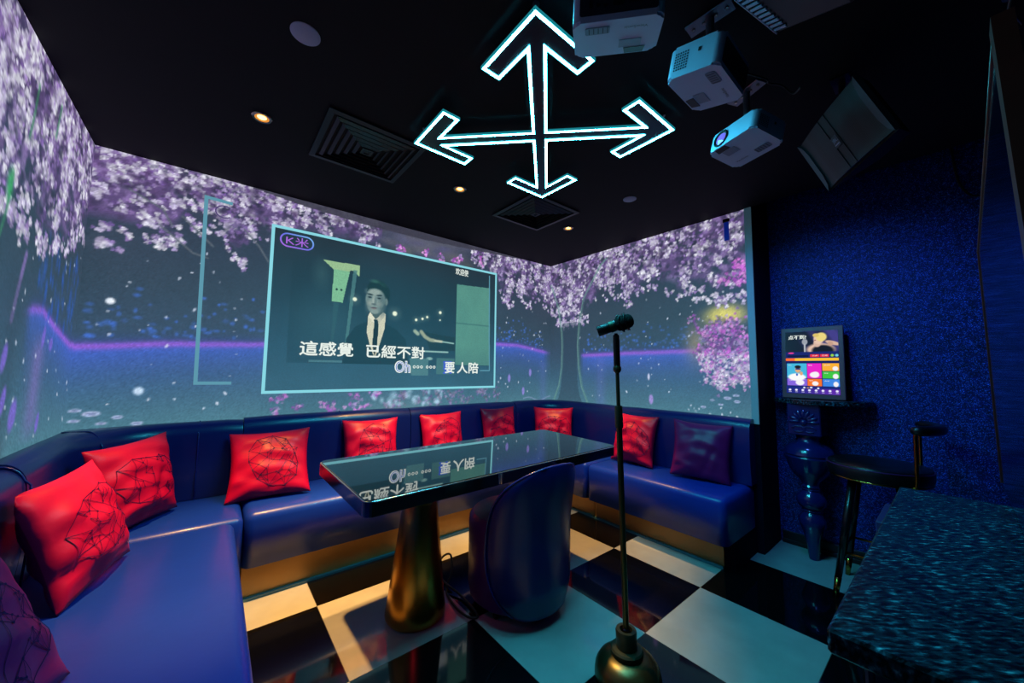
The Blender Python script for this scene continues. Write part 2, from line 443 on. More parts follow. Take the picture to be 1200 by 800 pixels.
# ------------------------------------------------------------------ projected murals
def sky(c, horizon, z_mag, seed, tint=1.0):
    """dusk ground: slate above, blue lake band under a magenta line, teal below"""
    Z = c.Z; U = c.U
    st = [(0.88, (78, 122, 136)), (1.02, (68, 106, 124)), (1.2, (58, 90, 112)), (1.45, (54, 74, 96)), (1.75, (50, 66, 82)), (2.1, (48, 60, 78)), (2.55, (60, 66, 84))]
    zs = [a for a, _ in st]
    for k in range(3): c.A[..., k] = np.interp(Z, zs, [b[k] for _, b in st]) / 255.0
    c.A *= (0.94 + 0.12 * noise2(U, Z, 2.0, seed))[..., None]
    h = horizon(U)
    d = Z - h
    below = np.clip(np.exp(-(np.clip(-d, 0, 9) / 0.17) ** 1.4) * (d < 0.012), 0, 1)
    c.mix(below * z_mag(U) * 0.9, (66, 96, 204))
    glow = np.exp(-(np.clip(d, 0, 9) / 0.05) ** 2) * (d >= 0) * 0.55
    c.mix(glow * z_mag(U), (52, 64, 150))
    wob = 0.006 * (noise2(U, Z * 0, 9, seed + 3) - 0.5) * 2
    c.mix(np.exp(-((d + wob) / 0.021) ** 2) * z_mag(U) * 0.9, (146, 90, 204))
def specks(c, n, fu, h, spread, r):
    for _ in range(n):
        u = RNG.uniform(*fu); t = abs(RNG.normal(0, 1)); z = h(u) + 0.03 + t * spread
        c.ell(u, z, r * RNG.uniform(0.6, 1.5), r * RNG.uniform(0.6, 1.2), (66, 106, 196), RNG.uniform(0.3, 0.9), 0.5)
def drift(c, n, fu, fz):
    for _ in range(n):
        u = RNG.uniform(*fu); z = RNG.uniform(*fz); r = RNG.uniform(0.0035, 0.0075)
        c.ell(u, z, r, r * RNG.uniform(0.8, 2.0), (214, 222, 240), RNG.uniform(0.45, 0.95), 0.35, RNG.uniform(-0.6, 0.6))
TONES = {
 'dark': [(62, 52, 86), (78, 62, 104), (48, 46, 74), (92, 70, 118), (44, 48, 68)],
 'mid': [(140, 118, 172), (158, 138, 188), (122, 98, 158), (172, 154, 200), (112, 84, 152), (150, 120, 184)],
 'light': [(200, 194, 216), (214, 212, 226), (186, 178, 206), (226, 226, 236), (176, 168, 198)],
 'pink': [(190, 96, 200), (214, 120, 214), (160, 70, 180), (226, 160, 226)],
 'dim': [(110, 104, 130), (130, 124, 150), (94, 90, 116)]}
def cluster(c, u, z, su, sz, n, tones, r=0.011, al=0.9, shade=True):
    """a spray of little five-petalled blossoms"""
    for t in tones:
        pal = TONES[t]
        k = 1.0 if t != 'light' else 0.75
        for _ in range(n):
            x = u + RNG.normal(0, su * k); y = z + RNG.normal(0, sz * k)
            cc = np.array(pal[RNG.integers(len(pal))]) * RNG.uniform(0.82, 1.08)
            rr = r * RNG.uniform(0.6, 1.25); a0 = RNG.uniform(0, 6.28)
            if t == 'dark': c.ell(x, y, rr * 1.9, rr * 1.6, cc, 0.55 * al, 0.6)
            else:
                for q in range(3):
                    a = a0 + q * 2.1
                    c.ell(x + math.cos(a) * rr * 0.8, y + math.sin(a) * rr * 0.8, rr * 0.75, rr * 0.75, cc * (1.0 if q else 1.08), al, 0.35)
def canopy(c, fu, low, top, dens, tones=('dark', 'mid', 'light'), r=0.011, al=0.9):
    """blossom sprays hanging from the top edge down to the ragged line low(u)"""
    L_ = np.vectorize(low)(c.us)[None, :]
    inb = ((c.U >= fu[0]) & (c.U <= fu[1]))
    ns = noise2(c.U, c.Z, 14, int(abs(fu[0]) * 10) + 51)
    c.mix(inb * np.clip((c.Z - L_ - 0.02) / 0.07, 0, 1) * np.clip((ns - 0.38) * 5, 0, 1) * 0.85, (96, 76, 126))
    c.mix(inb * np.clip((c.Z - L_ - 0.06) / 0.07, 0, 1) * np.clip((noise2(c.U, c.Z, 22, 77) - 0.5) * 6, 0, 1) * 0.7, (140, 116, 172))
    n = int((fu[1] - fu[0]) * dens)
    items = []
    for _ in range(n):
        u = RNG.uniform(*fu); zl = low(u); t = RNG.random() ** 0.75
        z = zl + 0.045 + (top - zl) * t
        items.append((RNG.random() + (1 - t) * 0.5, u, z, t))
    items.sort()
    for i, (k, u, z, t) in enumerate(items):
        lightness = RNG.random()
        tn = ('mid', 'light', 'light') if lightness > 0.62 else (('dark', 'mid', 'light') if lightness > 0.34 else (('dark', 'mid') if lightness > 0.2 else ('dark',)))
        tn = tuple(x for x in tn if x in tones) or tones
        cluster(c, u, z, 0.024, 0.030, 7, tn, r * 0.82, al)
    for _ in range(int(n * 0.35)):
        u = RNG.uniform(*fu); z = low(u) - abs(RNG.normal(0, 0.03))
        cluster(c, u, z, 0.008, 0.014, 2, ('mid', 'light'), r * 0.8, al)
def rings(c, pts, k=1.0):
    for u, z in pts:
        r = RNG.uniform(0.019, 0.027) * k
        c.ell(u, z, r, r * 0.42, (176, 186, 222), 0.85, 0.2); c.ell(u, z, r * 0.55, r * 0.2, (104, 116, 160), 0.75, 0.4)
IN = lambda pts: (lambda u: np.interp(u, [p[0] for p in pts], [p[1] for p in pts]))

# back wall (u = x)
DU = 0.0068
c = Canvas(XL + 0.002, -0.002, 0.90, H - 0.002, DU)
hb = IN([(-3.65, 1.365), (-3.2, 1.405), (-2.8, 1.42), (-0.85, 1.535), (-0.5, 1.535), (-0.25, 1.50), (-0.05, 1.47)])
mb = IN([(-3.65, 1), (-2.85, 0.9), (-0.9, 1), (-0.12, 0.9), (-0.03, 0.15)])
sky(c, hb, mb, 3)
specks(c, 70, (-3.63, -2.8), hb, 0.13, 0.012); specks(c, 90, (-0.82, -0.1), hb, 0.10, 0.010)
# faint tree trunk and its reflection by the corner
c.mix(np.exp(-((c.U + 0.12) / 0.06) ** 2) * (c.Z < 1.36) * 0.25, (96, 110, 190))
lowb = IN([(-3.65, 2.08), (-3.5, 2.07), (-3.41, 2.06), (-3.35, 2.02), (-3.29, 2.1), (-3.24, 2.21), (-3.16, 2.17), (-3.08, 2.18), (-3.0, 2.02), (-2.94, 1.97), (-2.88, 2.2), (-2.76, 2.08), (-2.6, 2.25), (-2.1, 2.26), (-2.0, 2.36), (-1.2, 2.44), (-1.0, 2.34), (-0.78, 2.16), (-0.7, 2.02), (-0.61, 1.95), (-0.53, 2.16), (-0.37, 2.0), (-0.2, 2.1), (-0.08, 2.02), (0, 1.95)])
c.mix((c.U < -3.25) * np.clip((c.Z - 2.08) / 0.06, 0, 1) * (0.45 + 0.3 * noise2(c.U, c.Z * 2, 5, 8)) * np.clip((-3.25 - c.U) / 0.15, 0, 1), (120, 78, 150))
c.mix(np.clip(1 - np.hypot((c.U + 1.6) / 0.5, (c.Z - 2.4) / 0.14), 0, 1) * 0.8, (104, 106, 122))
for _ in range(60): c.ell(RNG.uniform(-2.1, -1.1), RNG.uniform(2.28, 2.5), RNG.uniform(0.03, 0.09), RNG.uniform(0.015, 0.04), (RNG.integers(70, 120),) * 2 + (int(RNG.integers(90, 140)),), 0.3, 0.8)
canopy(c, (-3.65, -2.02), lowb, 2.5, 115)
canopy(c, (-1.12, 0.0), lowb, 2.5, 125)
for (u, z) in ((-1.45, 2.30), (-1.32, 2.31), (-1.25, 2.34), (-1.86, 2.31), (-1.62, 2.33), (-1.0, 2.36)): cluster(c, u, z, 0.02, 0.025, 6, ('mid', 'pink'), 0.010)
cluster(c, -3.58, 1.95, 0.02, 0.012, 5, ('mid', 'light'), 0.012, 0.8); cluster(c, -3.52, 1.93, 0.015, 0.02, 4, ('mid',), 0.012, 0.8)
cluster(c, -3.28, 2.03, 0.03, 0.03, 8, ('mid', 'light'), 0.011, 0.9); cluster(c, -3.35, 1.99, 0.02, 0.02, 6, ('light',), 0.011, 0.9)
for pts in ([(-3.26, 2.2), (-3.16, 2.1), (-3.1, 2.04)], [(-3.5, 2.3), (-3.35, 2.22), (-3.3, 2.12)], [(-2.95, 2.2), (-2.86, 2.1), (-2.8, 2.0)], [(-3.36, 2.12), (-3.2, 1.98), (-3.12, 1.96)]): c.line(pts, 0.005, (92, 100, 110), 0.6)
# lower blossom reflections beneath the picture
for _ in range(46):
    u = RNG.uniform(-2.72, -0.78); cluster(c, u, RNG.uniform(0.95, 1.07), 0.022, 0.018, 4, ('mid', 'pink') if u < -2.0 else ('mid', 'dim'), 0.009, 0.65)
for u in (-2.0, -1.86, -1.7, -1.58, -1.44): 
    for k in range(5): c.ell(u + RNG.uniform(-0.05, 0.05), RNG.uniform(0.95, 1.08), RNG.uniform(0.012, 0.03), RNG.uniform(0.01, 0.03), (176, 210, 232), 0.6, 0.6)
rings(c, [(-3.62, 1.02), (-3.57, 1.0), (-3.46, 0.975), (-3.62, 0.965), (-3.52, 0.945), (-3.38, 0.935)])
rings(c, [(-3.56, 1.0)], 1.5)
c.ell(-3.53, 1.63, 0.018, 0.018, (236, 244, 255), 1, 0.3); c.ell(-3.385, 1.12, 0.02, 0.022, (200, 222, 246), 1, 0.4)
drift(c, 34, (-3.63, -2.85), (1.0, 2.0)); drift(c, 40, (-0.78, -0.05), (0.98, 1.95))
for u, z in ((-0.42, 1.04), (-0.32, 1.24), (-0.62, 1.18)): c.ell(u, z, 0.018, 0.042, (150, 132, 220), 0.85, 0.25)
c.mix(np.exp(-((c.Z - (0.95 + 0.02 * np.cos(c.U * 18))) / 0.006) ** 2) * (c.U > -0.42) * 0.5, (170, 170, 220))
# the projection stops a little short of the ceiling in the middle
tb = IN([(-3.65, 2.6), (-3.1, 2.52), (-2.6, 2.465), (-2.2, 2.445), (-1.6, 2.445), (-1.0, 2.47), (-0.6, 2.49), (-0.2, 2.52), (0, 2.6)])
c.mix((c.Z > tb(c.U)) * 0.92, (60, 60, 74))
c.grain(0.05)
o = c.mesh('projected_mural', lambda U, Z: np.stack([U, U * 0 - 0.003, Z], -1), M_mural)
tag(o, 'long back wall projection of night lake and blossom branches behind the karaoke picture', 'projected mural')

# right wall (u = -y)
c = Canvas(0.002, -YE - 0.045, 0.90, H - 0.002, DU)
hr = IN([(0, 1.45), (0.5, 1.43), (1.25, 1.44), (2.1, 1.445)])
mr = IN([(0, 0.0), (0.02, 0.0), (0.45, 0.0), (0.5, 0.85), (0.6, 1), (1.6, 0.9), (1.85, 0.5), (2.1, 0.4)])
sky(c, hr, mr, 5)
specks(c, 130, (0.5, 1.75), hr, 0.10, 0.010)
c.mix(np.exp(-((c.U - 0.72) / 0.06) ** 2) * (c.Z < 1.4) * 0.3, (96, 104, 190))
# sunlit glow behind the tree
c.mix(np.exp(-np.hypot((c.U - 1.90) / 0.15, (c.Z - 1.71) / 0.085) ** 3.0) * 0.95, (224, 214, 104))
c.mix(np.exp(-np.hypot((c.U - 1.68) / 0.09, (c.Z - 1.5) / 0.15) ** 2) * 0.6, (170, 150, 110))
lowr = IN([(0, 1.98), (0.12, 1.88), (0.22, 1.80), (0.38, 1.80), (0.48, 1.84), (0.58, 1.86), (0.66, 2.02), (0.84, 2.07), (0.98, 2.0), (1.08, 1.95), (1.2, 2.06), (1.35, 2.05), (1.46, 1.98), (1.57, 1.92), (1.66, 1.98), (1.75, 1.95), (1.85, 1.86), (1.97, 1.86), (2.1, 1.9)])
canopy(c, (0.0, -YE - 0.045), lowr, 2.5, 135)
for s in (-1, 1):       # mirrored spray under the doubled tree
    for k in range(7): cluster(c, 0.30 + s * (0.03 + 0.025 * k), 1.80 + 0.012 * (k % 3), 0.012, 0.018, 4, ('mid', 'light'), 0.011)
for _ in range(5): cluster(c, 0.30 + RNG.normal(0, 0.02), RNG.uniform(1.85, 2.1), 0.015, 0.03, 6, ('light',), 0.012)
c.mix((np.abs(c.U - 0.30) < 0.105 + 0.10 * np.exp(-(c.Z - 0.9) / 0.12)) * (c.Z < 1.80) * 0.5, (44, 58, 76))
for pts in ([(0.0, 2.28), (0.04, 2.21), (0.13, 1.98), (0.18, 1.7), (0.19, 1.55), (0.18, 1.3), (0.14, 1.1), (0.06, 0.93)], [(0.80, 2.42), (0.72, 2.36), (0.5, 2.05), (0.44, 1.8), (0.415, 1.54), (0.43, 1.3), (0.47, 1.1), (0.55, 0.93)]):
    c.line(pts, 0.006, (104, 146, 136), 0.55); c.line([(a + 0.018, b) for a, b in pts], 0.004, (90, 134, 130), 0.35)
# pink blossom bush on the right
for _ in range(150):
    a = RNG.uniform(0, 6.28); q = math.sqrt(RNG.random()) * RNG.uniform(0.85, 1.1)
    u = 1.90 + 0.20 * q * math.cos(a); z = 1.40 + 0.27 * q * math.sin(a)
    if u > 2.05: u = 2.05 - RNG.uniform(0, 0.12)
    t = RNG.random()
    tn = (('dark', 'mid') if t < 0.4 else ('dark', 'mid', 'pink') if t < 0.75 else ('mid', 'pink')) if z > 1.42 else (('mid', 'light') if t < 0.55 else ('mid', 'pink', 'light'))
    cluster(c, u, z, 0.020, 0.022, 5, tn, 0.0075, 0.8)
for pts in ([(1.9, 1.42), (1.8, 1.5), (1.7, 1.6), (1.66, 1.7)], [(1.86, 1.45), (1.88, 1.55), (1.87, 1.62)], [(1.92, 1.44), (1.97, 1.56), (1.99, 1.68)]): 
    c.line(pts, 0.008, (104, 62, 130), 0.8)
    for (a, b) in pts: cluster(c, a, b, 0.03, 0.03, 6, ('mid', 'pink'), 0.008, 0.75)
for _ in range(12): cluster(c, RNG.uniform(1.90, 2.05), RNG.uniform(1.95, 2.12), 0.02, 0.02, 5, ('pink',), 0.010, 0.85)
for _ in range(8): cluster(c, RNG.uniform(1.66, 1.95), RNG.uniform(1.84, 1.9), 0.02, 0.015, 4, ('light',), 0.010, 0.9)
rings(c, [(1.9, 1.075), (1.96, 1.095), (1.965, 1.05), (1.79, 1.05), (1.85, 1.02), (1.72, 0.99)], 0.85)
rings(c, [(1.9, 1.072)], 1.2)
c.ell(1.27, 1.02, 0.02, 0.042, (164, 140, 214), 0.9, 0.25); c.ell(1.25, 1.22, 0.011, 0.03, (208, 212, 240), 0.9, 0.3)
drift(c, 55, (0.45, 1.9), (0.96, 1.95)); drift(c, 12, (1.6, 1.98), (0.93, 1.0))
c.grain(0.05)
o = c.mesh('projected_mural', lambda U, Z: np.stack([U * 0 - 0.003, -U, Z], -1), M_mural)
tag(o, 'projection on the right wall with pink blossom bush, yellow glow and corner tree', 'projected mural')

# left wall (u = -y)
c = Canvas(0.002, 2.4, 0.86, H - 0.002, 0.0078)
hl = IN([(0, 1.365), (0.08, 1.37), (0.2, 1.405), (0.37, 1.455), (0.5, 1.50), (0.62, 1.49), (0.7, 1.47), (0.9, 1.45)])
ml = IN([(0, 1), (0.5, 0.9), (0.62, 0.75), (0.68, 0.1), (0.72, 0), (2.4, 0)])
sky(c, hl, ml, 9)
for _ in range(60): c.ell(RNG.uniform(0.05, 0.62), RNG.uniform(1.45, 1.85), 0.01, RNG.uniform(0.02, 0.05), (44, 86, 190), RNG.uniform(0.25, 0.7), 0.6)
lowl = IN([(0, 2.03), (0.1, 2.0), (0.17, 1.96), (0.24, 1.86), (0.31, 1.82), (0.4, 1.86), (0.48, 1.80), (0.64, 1.81), (0.72, 1.9), (0.77, 1.80), (0.9, 1.84), (1.1, 1.82), (2.4, 1.8)])
c.mix(np.clip((c.Z - 2.0) / 0.2, 0, 1) * 0.5, (84, 66, 116))
canopy(c, (0.0, 1.35), lowl, 2.5, 230, r=0.0125)
canopy(c, (1.35, 2.4), lowl, 2.5, 60, r=0.013)
for pts in ([(0.80, 2.36), (0.82, 2.2), (0.84, 2.12)], [(0.93, 1.95), (0.95, 1.8), (0.98, 1.7)], [(0.55, 2.42), (0.58, 2.25)], [(1.2, 2.3), (1.22, 2.05)]): c.line(pts, 0.009, (58, 124, 88), 0.4)
c.ell(0.945, 1.9, 0.025, 0.055, (54, 160, 90), 0.8, 0.5)
c.line([(0.74, 1.70), (0.78, 1.55), (0.81, 1.42)], 0.012, (120, 100, 160), 0.7)
stalk = np.exp(-((c.U - 0.50 - 0.04 * (1.35 - c.Z)) / 0.075) ** 2) * np.clip((1.42 - c.Z) / 0.1, 0, 1) * np.clip((c.Z - 0.93) / 0.1, 0, 1)
c.mix(stalk * (0.35 + 0.5 * noise2(c.U * 8, c.Z * 0.6, 4, 21)), (116, 104, 170))
c.mix((np.exp(-((c.U - 0.80) / 0.06) ** 2) * (c.Z < 1.6) * 0.35), (44, 58, 74))
for u, z, r, q in ((0.83, 1.29, 0.022, 0.055), (0.80, 1.13, 0.02, 0.055), (0.70, 1.07, 0.032, 0.062), (0.43, 1.01, 0.018, 0.045), (0.46, 1.39, 0.018, 0.05), (0.36, 1.36, 0.022, 0.03), (1.0, 1.2, 0.02, 0.05)): c.ell(u, z, r, q, (120, 94, 200), 0.85, 0.25, 0.2)
drift(c, 40, (0.02, 0.9), (0.95, 1.85))
c.grain(0.05)
o = c.mesh('projected_mural', lambda U, Z: np.stack([U * 0 + XL + 0.003, -U, Z], -1), M_mural)
tag(o, 'left wall projection of hanging pale wisteria blossom above the curved sofa back', 'projected mural')

# ------------------------------------------------------------------ karaoke picture on the back wall
kv = root('karaoke_picture', 'glowing framed karaoke video of a man in a suit projected on the back wall', 'projected picture', (-1.8, -0.003, 1.09))
X0, X1, Z0, Z1 = -2.785, -0.818, 1.094, 2.268
c = Canvas(X0, X1, Z0, Z1, 0.0040)
BGC = [(52, 92, 112), (42, 80, 100), (32, 58, 72), (34, 48, 58)]
for k in range(3): c.A[..., k] = np.interp(c.Z, [Z0, 1.4, 1.8, Z1], [q[k] for q in BGC]) / 255.0
c.A *= (0.9 + 0.2 * noise2(c.U, c.Z, 3, 31))[..., None]
inside = ((c.U > -2.66) & (c.U < -0.875) & (c.Z > 1.3) & (c.Z < 2.12))
c.mix(inside * np.clip((2.12 - c.Z) / 0.1, 0, 1) * 0.3, (22, 46, 56))
c.mix(np.clip(1 - np.hypot((c.U + 2.4) / 0.32, (c.Z - 1.62) / 0.34), 0, 1) * 0.5, (52, 92, 104))
c.mix(np.clip(1 - np.hypot((c.U + 2.46) / 0.09, (c.Z - 1.98) / 0.16), 0, 1) * 0.4, (70, 110, 112))
# concrete pillar on the right
c.poly([(-1.283, 1.31), (-0.878, 1.31), (-0.893, 2.105), (-1.285, 2.085)], (88, 146, 130))
c.mix(((c.U > -1.284) & (c.U < -0.88) & (c.Z > 1.31) & (c.Z < 2.095)) * 0.5 * noise2(c.U * 1.5, c.Z, 5, 41), (64, 112, 108))
c.mix(((c.U > -1.284) & (c.U < -0.88)) * np.exp(-((c.Z - 1.71) / 0.006) ** 2) * 0.5, (40, 80, 84))
c.mix(((c.U > -1.284) & (c.U < -0.88)) * np.clip((1.5 - c.Z) / 0.2, 0, 1) * (c.Z > 1.31) * 0.35, (60, 100, 104))
# lit hanging sign and lamp post
c.poly([(-2.458, 2.09), (-2.187, 2.093), (-2.187, 2.002), (-2.235, 2.04), (-2.26, 2.04), (-2.262, 2.03), (-2.375, 2.022)], (150, 186, 138))
c.poly([(-2.378, 2.03), (-2.262, 2.03), (-2.305, 1.775), (-2.385, 1.778)], (122, 182, 140))
c.poly([(-2.235, 2.05), (-2.205, 2.05), (-2.255, 1.45), (-2.275, 1.45)], (74, 122, 122), 0.8)
for u in (-2.352, -2.318): c.ell(u, 1.875, 0.008, 0.008, (16, 34, 38))
c.poly([(-2.37, 1.77), (-2.33, 1.77), (-2.36, 1.46), (-2.375, 1.46)], (50, 92, 98), 0.5)
# street lights
for u, z, r in ((-2.215, 1.815, 0.016), (-1.885, 1.735, 0.02), (-1.69, 1.70, 0.012), (-1.63, 1.715, 0.011), (-1.585, 1.735, 0.011), (-1.455, 1.79, 0.014), (-1.455, 1.72, 0.007)): 
    c.ell(u, z, r * 2.2, r * 2.2, (120, 150, 140), 0.35, 0.8); c.ell(u, z, r, r, (236, 244, 214), 1, 0.3)
# parked scooter
c.poly([(-1.62, 1.60), (-1.29, 1.57), (-1.29, 1.44), (-1.55, 1.44)], (26, 50, 58), 0.85)
c.line([(-1.70, 1.60), (-1.66, 1.57)], 0.014, (150, 170, 150)); c.line([(-1.64, 1.60), (-1.60, 1.555), (-1.55, 1.53), (-1.50, 1.525)], 0.014, (150, 160, 136)); c.line([(-1.50, 1.525), (-1.42, 1.52)], 0.01, (190, 196, 170), 0.8)
c.line([(-1.60, 1.425), (-1.36, 1.425)], 0.006, (150, 190, 180), 0.8); c.line([(-1.42, 1.52), (-1.30, 1.51)], 0.006, (150, 190, 180), 0.7)
c.ell(-1.55, 1.36, 0.03, 0.014, (150, 190, 180), 0.8, 0.3)
c.poly([(-1.72, 1.21), (-1.56, 1.21), (-1.56, 1.36), (-1.74, 1.36)], (84, 130, 132), 0.75); c.poly([(-1.48, 1.22), (-1.29, 1.22), (-1.29, 1.37), (-1.48, 1.37)], (72, 116, 116), 0.8)
c.poly([(-2.52, 1.31), (-2.28, 1.31), (-2.28, 1.325), (-2.52, 1.325)], (92, 140, 146), 0.6)
# the man: hair, face, shirt, tie, jacket
SK = (122, 142, 138)
c.poly([(-2.29, 1.30), (-2.265, 1.50), (-2.20, 1.60), (-2.10, 1.65), (-1.98, 1.65), (-1.87, 1.60), (-1.78, 1.52), (-1.75, 1.30)], (24, 52, 64), 0.95)
c.poly([(-2.085, 1.74), (-1.985, 1.76), (-1.975, 1.68), (-2.03, 1.64), (-2.09, 1.66)], (70, 90, 90))
c.poly([(-2.105, 1.70), (-2.09, 1.725), (-2.045, 1.668), (-1.985, 1.735), (-1.962, 1.72), (-1.968, 1.60), (-2.0, 1.48), (-2.035, 1.36), (-2.05, 1.37), (-2.085, 1.46), (-2.112, 1.56)], (204, 202, 176))
c.poly([(-2.09, 1.725), (-2.045, 1.668), (-2.06, 1.64), (-2.105, 1.69)], (222, 220, 196)); c.poly([(-1.985, 1.735), (-2.045, 1.668), (-2.02, 1.635), (-1.962, 1.71)], (186, 186, 166))
c.poly([(-2.058, 1.668), (-2.028, 1.668), (-2.018, 1.62), (-2.024, 1.46), (-2.042, 1.36), (-2.064, 1.46), (-2.056, 1.62)], (20, 38, 46))
c.ell(-2.035, 1.915, 0.088, 0.085, (20, 44, 46), 1, 0.08); c.ell(-2.06, 1.985, 0.035, 0.014, (66, 116, 100), 0.6, 0.6); c.ell(-2.0, 1.96, 0.03, 0.02, (36, 74, 70), 0.6, 0.6)
c.ell(-1.952, 1.89, 0.020, 0.06, (20, 42, 46), 1, 0.2)
c.ell(-2.052, 1.835, 0.080, 0.085, SK, 1, 0.08); c.ell(-2.056, 1.785, 0.062, 0.072, SK, 1, 0.08)
c.ell(-2.062, 1.895, 0.060, 0.030, (146, 162, 154), 0.85, 0.5); c.ell(-1.962, 1.825, 0.013, 0.030, (104, 122, 118), 1, 0.2)
c.ell(-1.995, 1.80, 0.030, 0.085, (78, 100, 102), 0.75, 0.5); c.ell(-2.112, 1.79, 0.020, 0.06, (92, 112, 112), 0.6, 0.6)
c.ell(-2.095, 1.80, 0.020, 0.020, (150, 160, 150), 0.7, 0.7); c.ell(-2.02, 1.80, 0.022, 0.020, (138, 150, 142), 0.6, 0.7)
for u, a in ((-2.098, -0.10), (-2.022, 0.12)):
    c.ell(u, 1.872, 0.024, 0.0065, (30, 44, 48), 1.0, 0.35, a); c.ell(u, 1.850, 0.022, 0.012, (82, 100, 102), 0.7, 0.5); c.ell(u, 1.848, 0.014, 0.0055, (24, 36, 42), 1.0, 0.35)
c.ell(-2.070, 1.825, 0.008, 0.032, (160, 172, 162), 0.8, 0.5); c.ell(-2.050, 1.82, 0.008, 0.03, (88, 106, 106), 0.6, 0.6); c.ell(-2.064, 1.794, 0.018, 0.007, (70, 88, 90), 0.85, 0.4)
c.ell(-2.062, 1.764, 0.026, 0.006, (84, 70, 76), 1.0, 0.35); c.ell(-2.062, 1.754, 0.020, 0.005, (130, 122, 118), 0.8, 0.4); c.ell(-2.058, 1.735, 0.022, 0.012, (136, 150, 144), 0.5, 0.6)
c.poly([(-2.126, 1.885), (-2.105, 1.918), (-2.06, 1.930), (-2.01, 1.922), (-1.982, 1.895), (-1.962, 1.86), (-1.955, 1.93), (-2.03, 1.97), (-2.11, 1.955)], (20, 44, 46))
c.grain(0.04)
c.mesh('video_footage', lambda U, Z: np.stack([U, U * 0 - 0.006, Z], -1), M_mural, kv, world=True)
BK = Matrix(((1, 0, 0, 0), (0, 0, -1, -0.009), (0, 1, 0, 0), (0, 0, 0, 1)))   # wall frame: x right, y up, facing the room
def ribbon(name, pts, w, mat, parent, M=BK, closed=False, dz=0.0):
    bm = bm_new(); P = [Vector((a, b, dz)) for a, b in pts]; n = len(P)
    L = []; R = []
    for i in range(n):
        pa = P[i - 1] if (i > 0 or closed) else P[i]; pb = P[(i + 1) % n] if (i < n - 1 or closed) else P[i]
        d1 = (P[i] - pa); d2 = (pb - P[i]); d1 = d1.normalized() if d1.length > 1e-9 else d2.normalized(); d2 = d2.normalized() if d2.length > 1e-9 else d1
        nn = Vector((-d1.y - d2.y, d1.x + d2.x, 0)).normalized(); k = 1 / max(0.35, nn.dot(Vector((-d1.y, d1.x, 0))))
        L.append(bm.verts.new(M @ (P[i] + nn * w / 2 * k))); R.append(bm.verts.new(M @ (P[i] - nn * w / 2 * k)))
    for i in range(n if closed else n - 1):
        j = (i + 1) % n; bm.faces.new((L[i], L[j], R[j], R[i]))
    return obj(name, bm, mat, parent, world=True)
ribbon('glowing_frame', [(X0, Z0), (X1, Z0), (X1, Z1), (X0, Z1)], 0.020, M_frame, kv, closed=True)
ribbon('inset_frame', [(-0.903, 2.235), (-0.895, 1.60), (-0.885, 1.258), (-1.0, 1.256)], 0.011, M_frame2, kv, dz=0.001)
ribbon('ghost_frame', [(-3.02, 2.352), (-3.155, 2.358), (-3.138, 1.162), (-2.96, 1.160)], 0.020, M_frame2, kv)
ribbon('ghost_logo', [(-3.06 + 0.045 * math.cos(q), 2.285 + 0.04 * math.sin(q)) for q in [0.8 + 4.7 * k / 20 for k in range(21)]], 0.008, emat('projected_faint_violet', S(84, 70, 120), 1.0), kv)
text_fit('lyrics_line', '這感覺', BK, -2.58, -2.21, 1.358, 1.462, M_text, kv, 0.0, world=True, bold=0.0024)
text_fit('lyrics_line', '已經不對', BK, -2.11, -1.603, 1.355, 1.460, M_text, kv, 0.0, world=True, bold=0.0024)
BK2 = BK @ Matrix.Translation((0, 0, 0.0012)); BK3 = BK @ Matrix.Translation((0, 0, 0.0024))
text_fit('lyrics_outline', 'Oh', BK, -1.872, -1.728, 1.230, 1.336, M_text, kv, 0.05, world=True)
text_fit('lyrics_line', 'Oh', BK2, -1.862, -1.738, 1.238, 1.328, M_textblue, kv, 0.02, world=True)
text_fit('lyrics_line', 'Oh', BK3, -1.856, -1.744, 1.243, 1.323, M_text, kv, -0.018, world=True)
for k in range(6):
    u = -1.695 + k * 0.034 + (0.022 if k > 2 else 0); bm = bm_new(); seg = 14
    a, b = ([bm.verts.new(BK @ Vector((u + q_ * math.cos(2 * PI * q / seg), 1.284 + q_ * math.sin(2 * PI * q / seg), 0))) for q in range(seg)] for q_ in (0.0068, 0.0132))
    for q in range(seg): bm.faces.new((a[q], a[(q + 1) % seg], b[(q + 1) % seg], b[q]))
    obj('lyrics_dot', bm, M_text, kv, world=True)
text_fit('lyrics_line', '人陪', BK, -1.262, -1.022, 1.230, 1.335, M_text, kv, 0.0, world=True, bold=0.0024)
text_fit('lyrics_outline', '要', BK, -1.410, -1.320, 1.228, 1.336, M_textblue, kv, 0.0, world=True, bold=0.006)
text_fit('lyrics_line', '要', BK2, -1.392, -1.292, 1.232, 1.332, M_text, kv, 0.0, world=True, bold=0.0024)
text_fit('caption', '欢迎使', BK, -1.303, -1.160, 2.180, 2.243, M_text, kv, 0.0, world=True, bold=0.001)
M_logo = bpy.data.materials.new('pink_to_blue_logo'); nt, p = nodes_of(M_logo)
tc = nt.nodes.new('ShaderNodeTexCoord'); cr = nt.nodes.new('ShaderNodeValToRGB'); nt.links.new(tc.outputs['Generated'], cr.inputs['Fac'])
cr.color_ramp.elements[0].color = S(196, 96, 220); cr.color_ramp.elements[1].color = S(130, 210, 246)
xx = cr.color_ramp.elements.new(0.5); xx.color = S(104, 112, 226)
nt.links.new(cr.outputs['Color'], p.inputs['Emission Color']); p.inputs['Emission Strength'].default_value = 1.0; p.inputs['Base Color'].default_value = (0.01, 0.01, 0.02, 1)
lg = ribbon('corner_logo', rrect(-2.738, 2.138, -2.53, 2.232, 0.046, 8), 0.010, M_logo, kv, closed=True)
text_fit('logo_letters', 'K米', BK, -2.705, -2.56, 2.152, 2.218, M_logo, kv, 0.0, world=True)

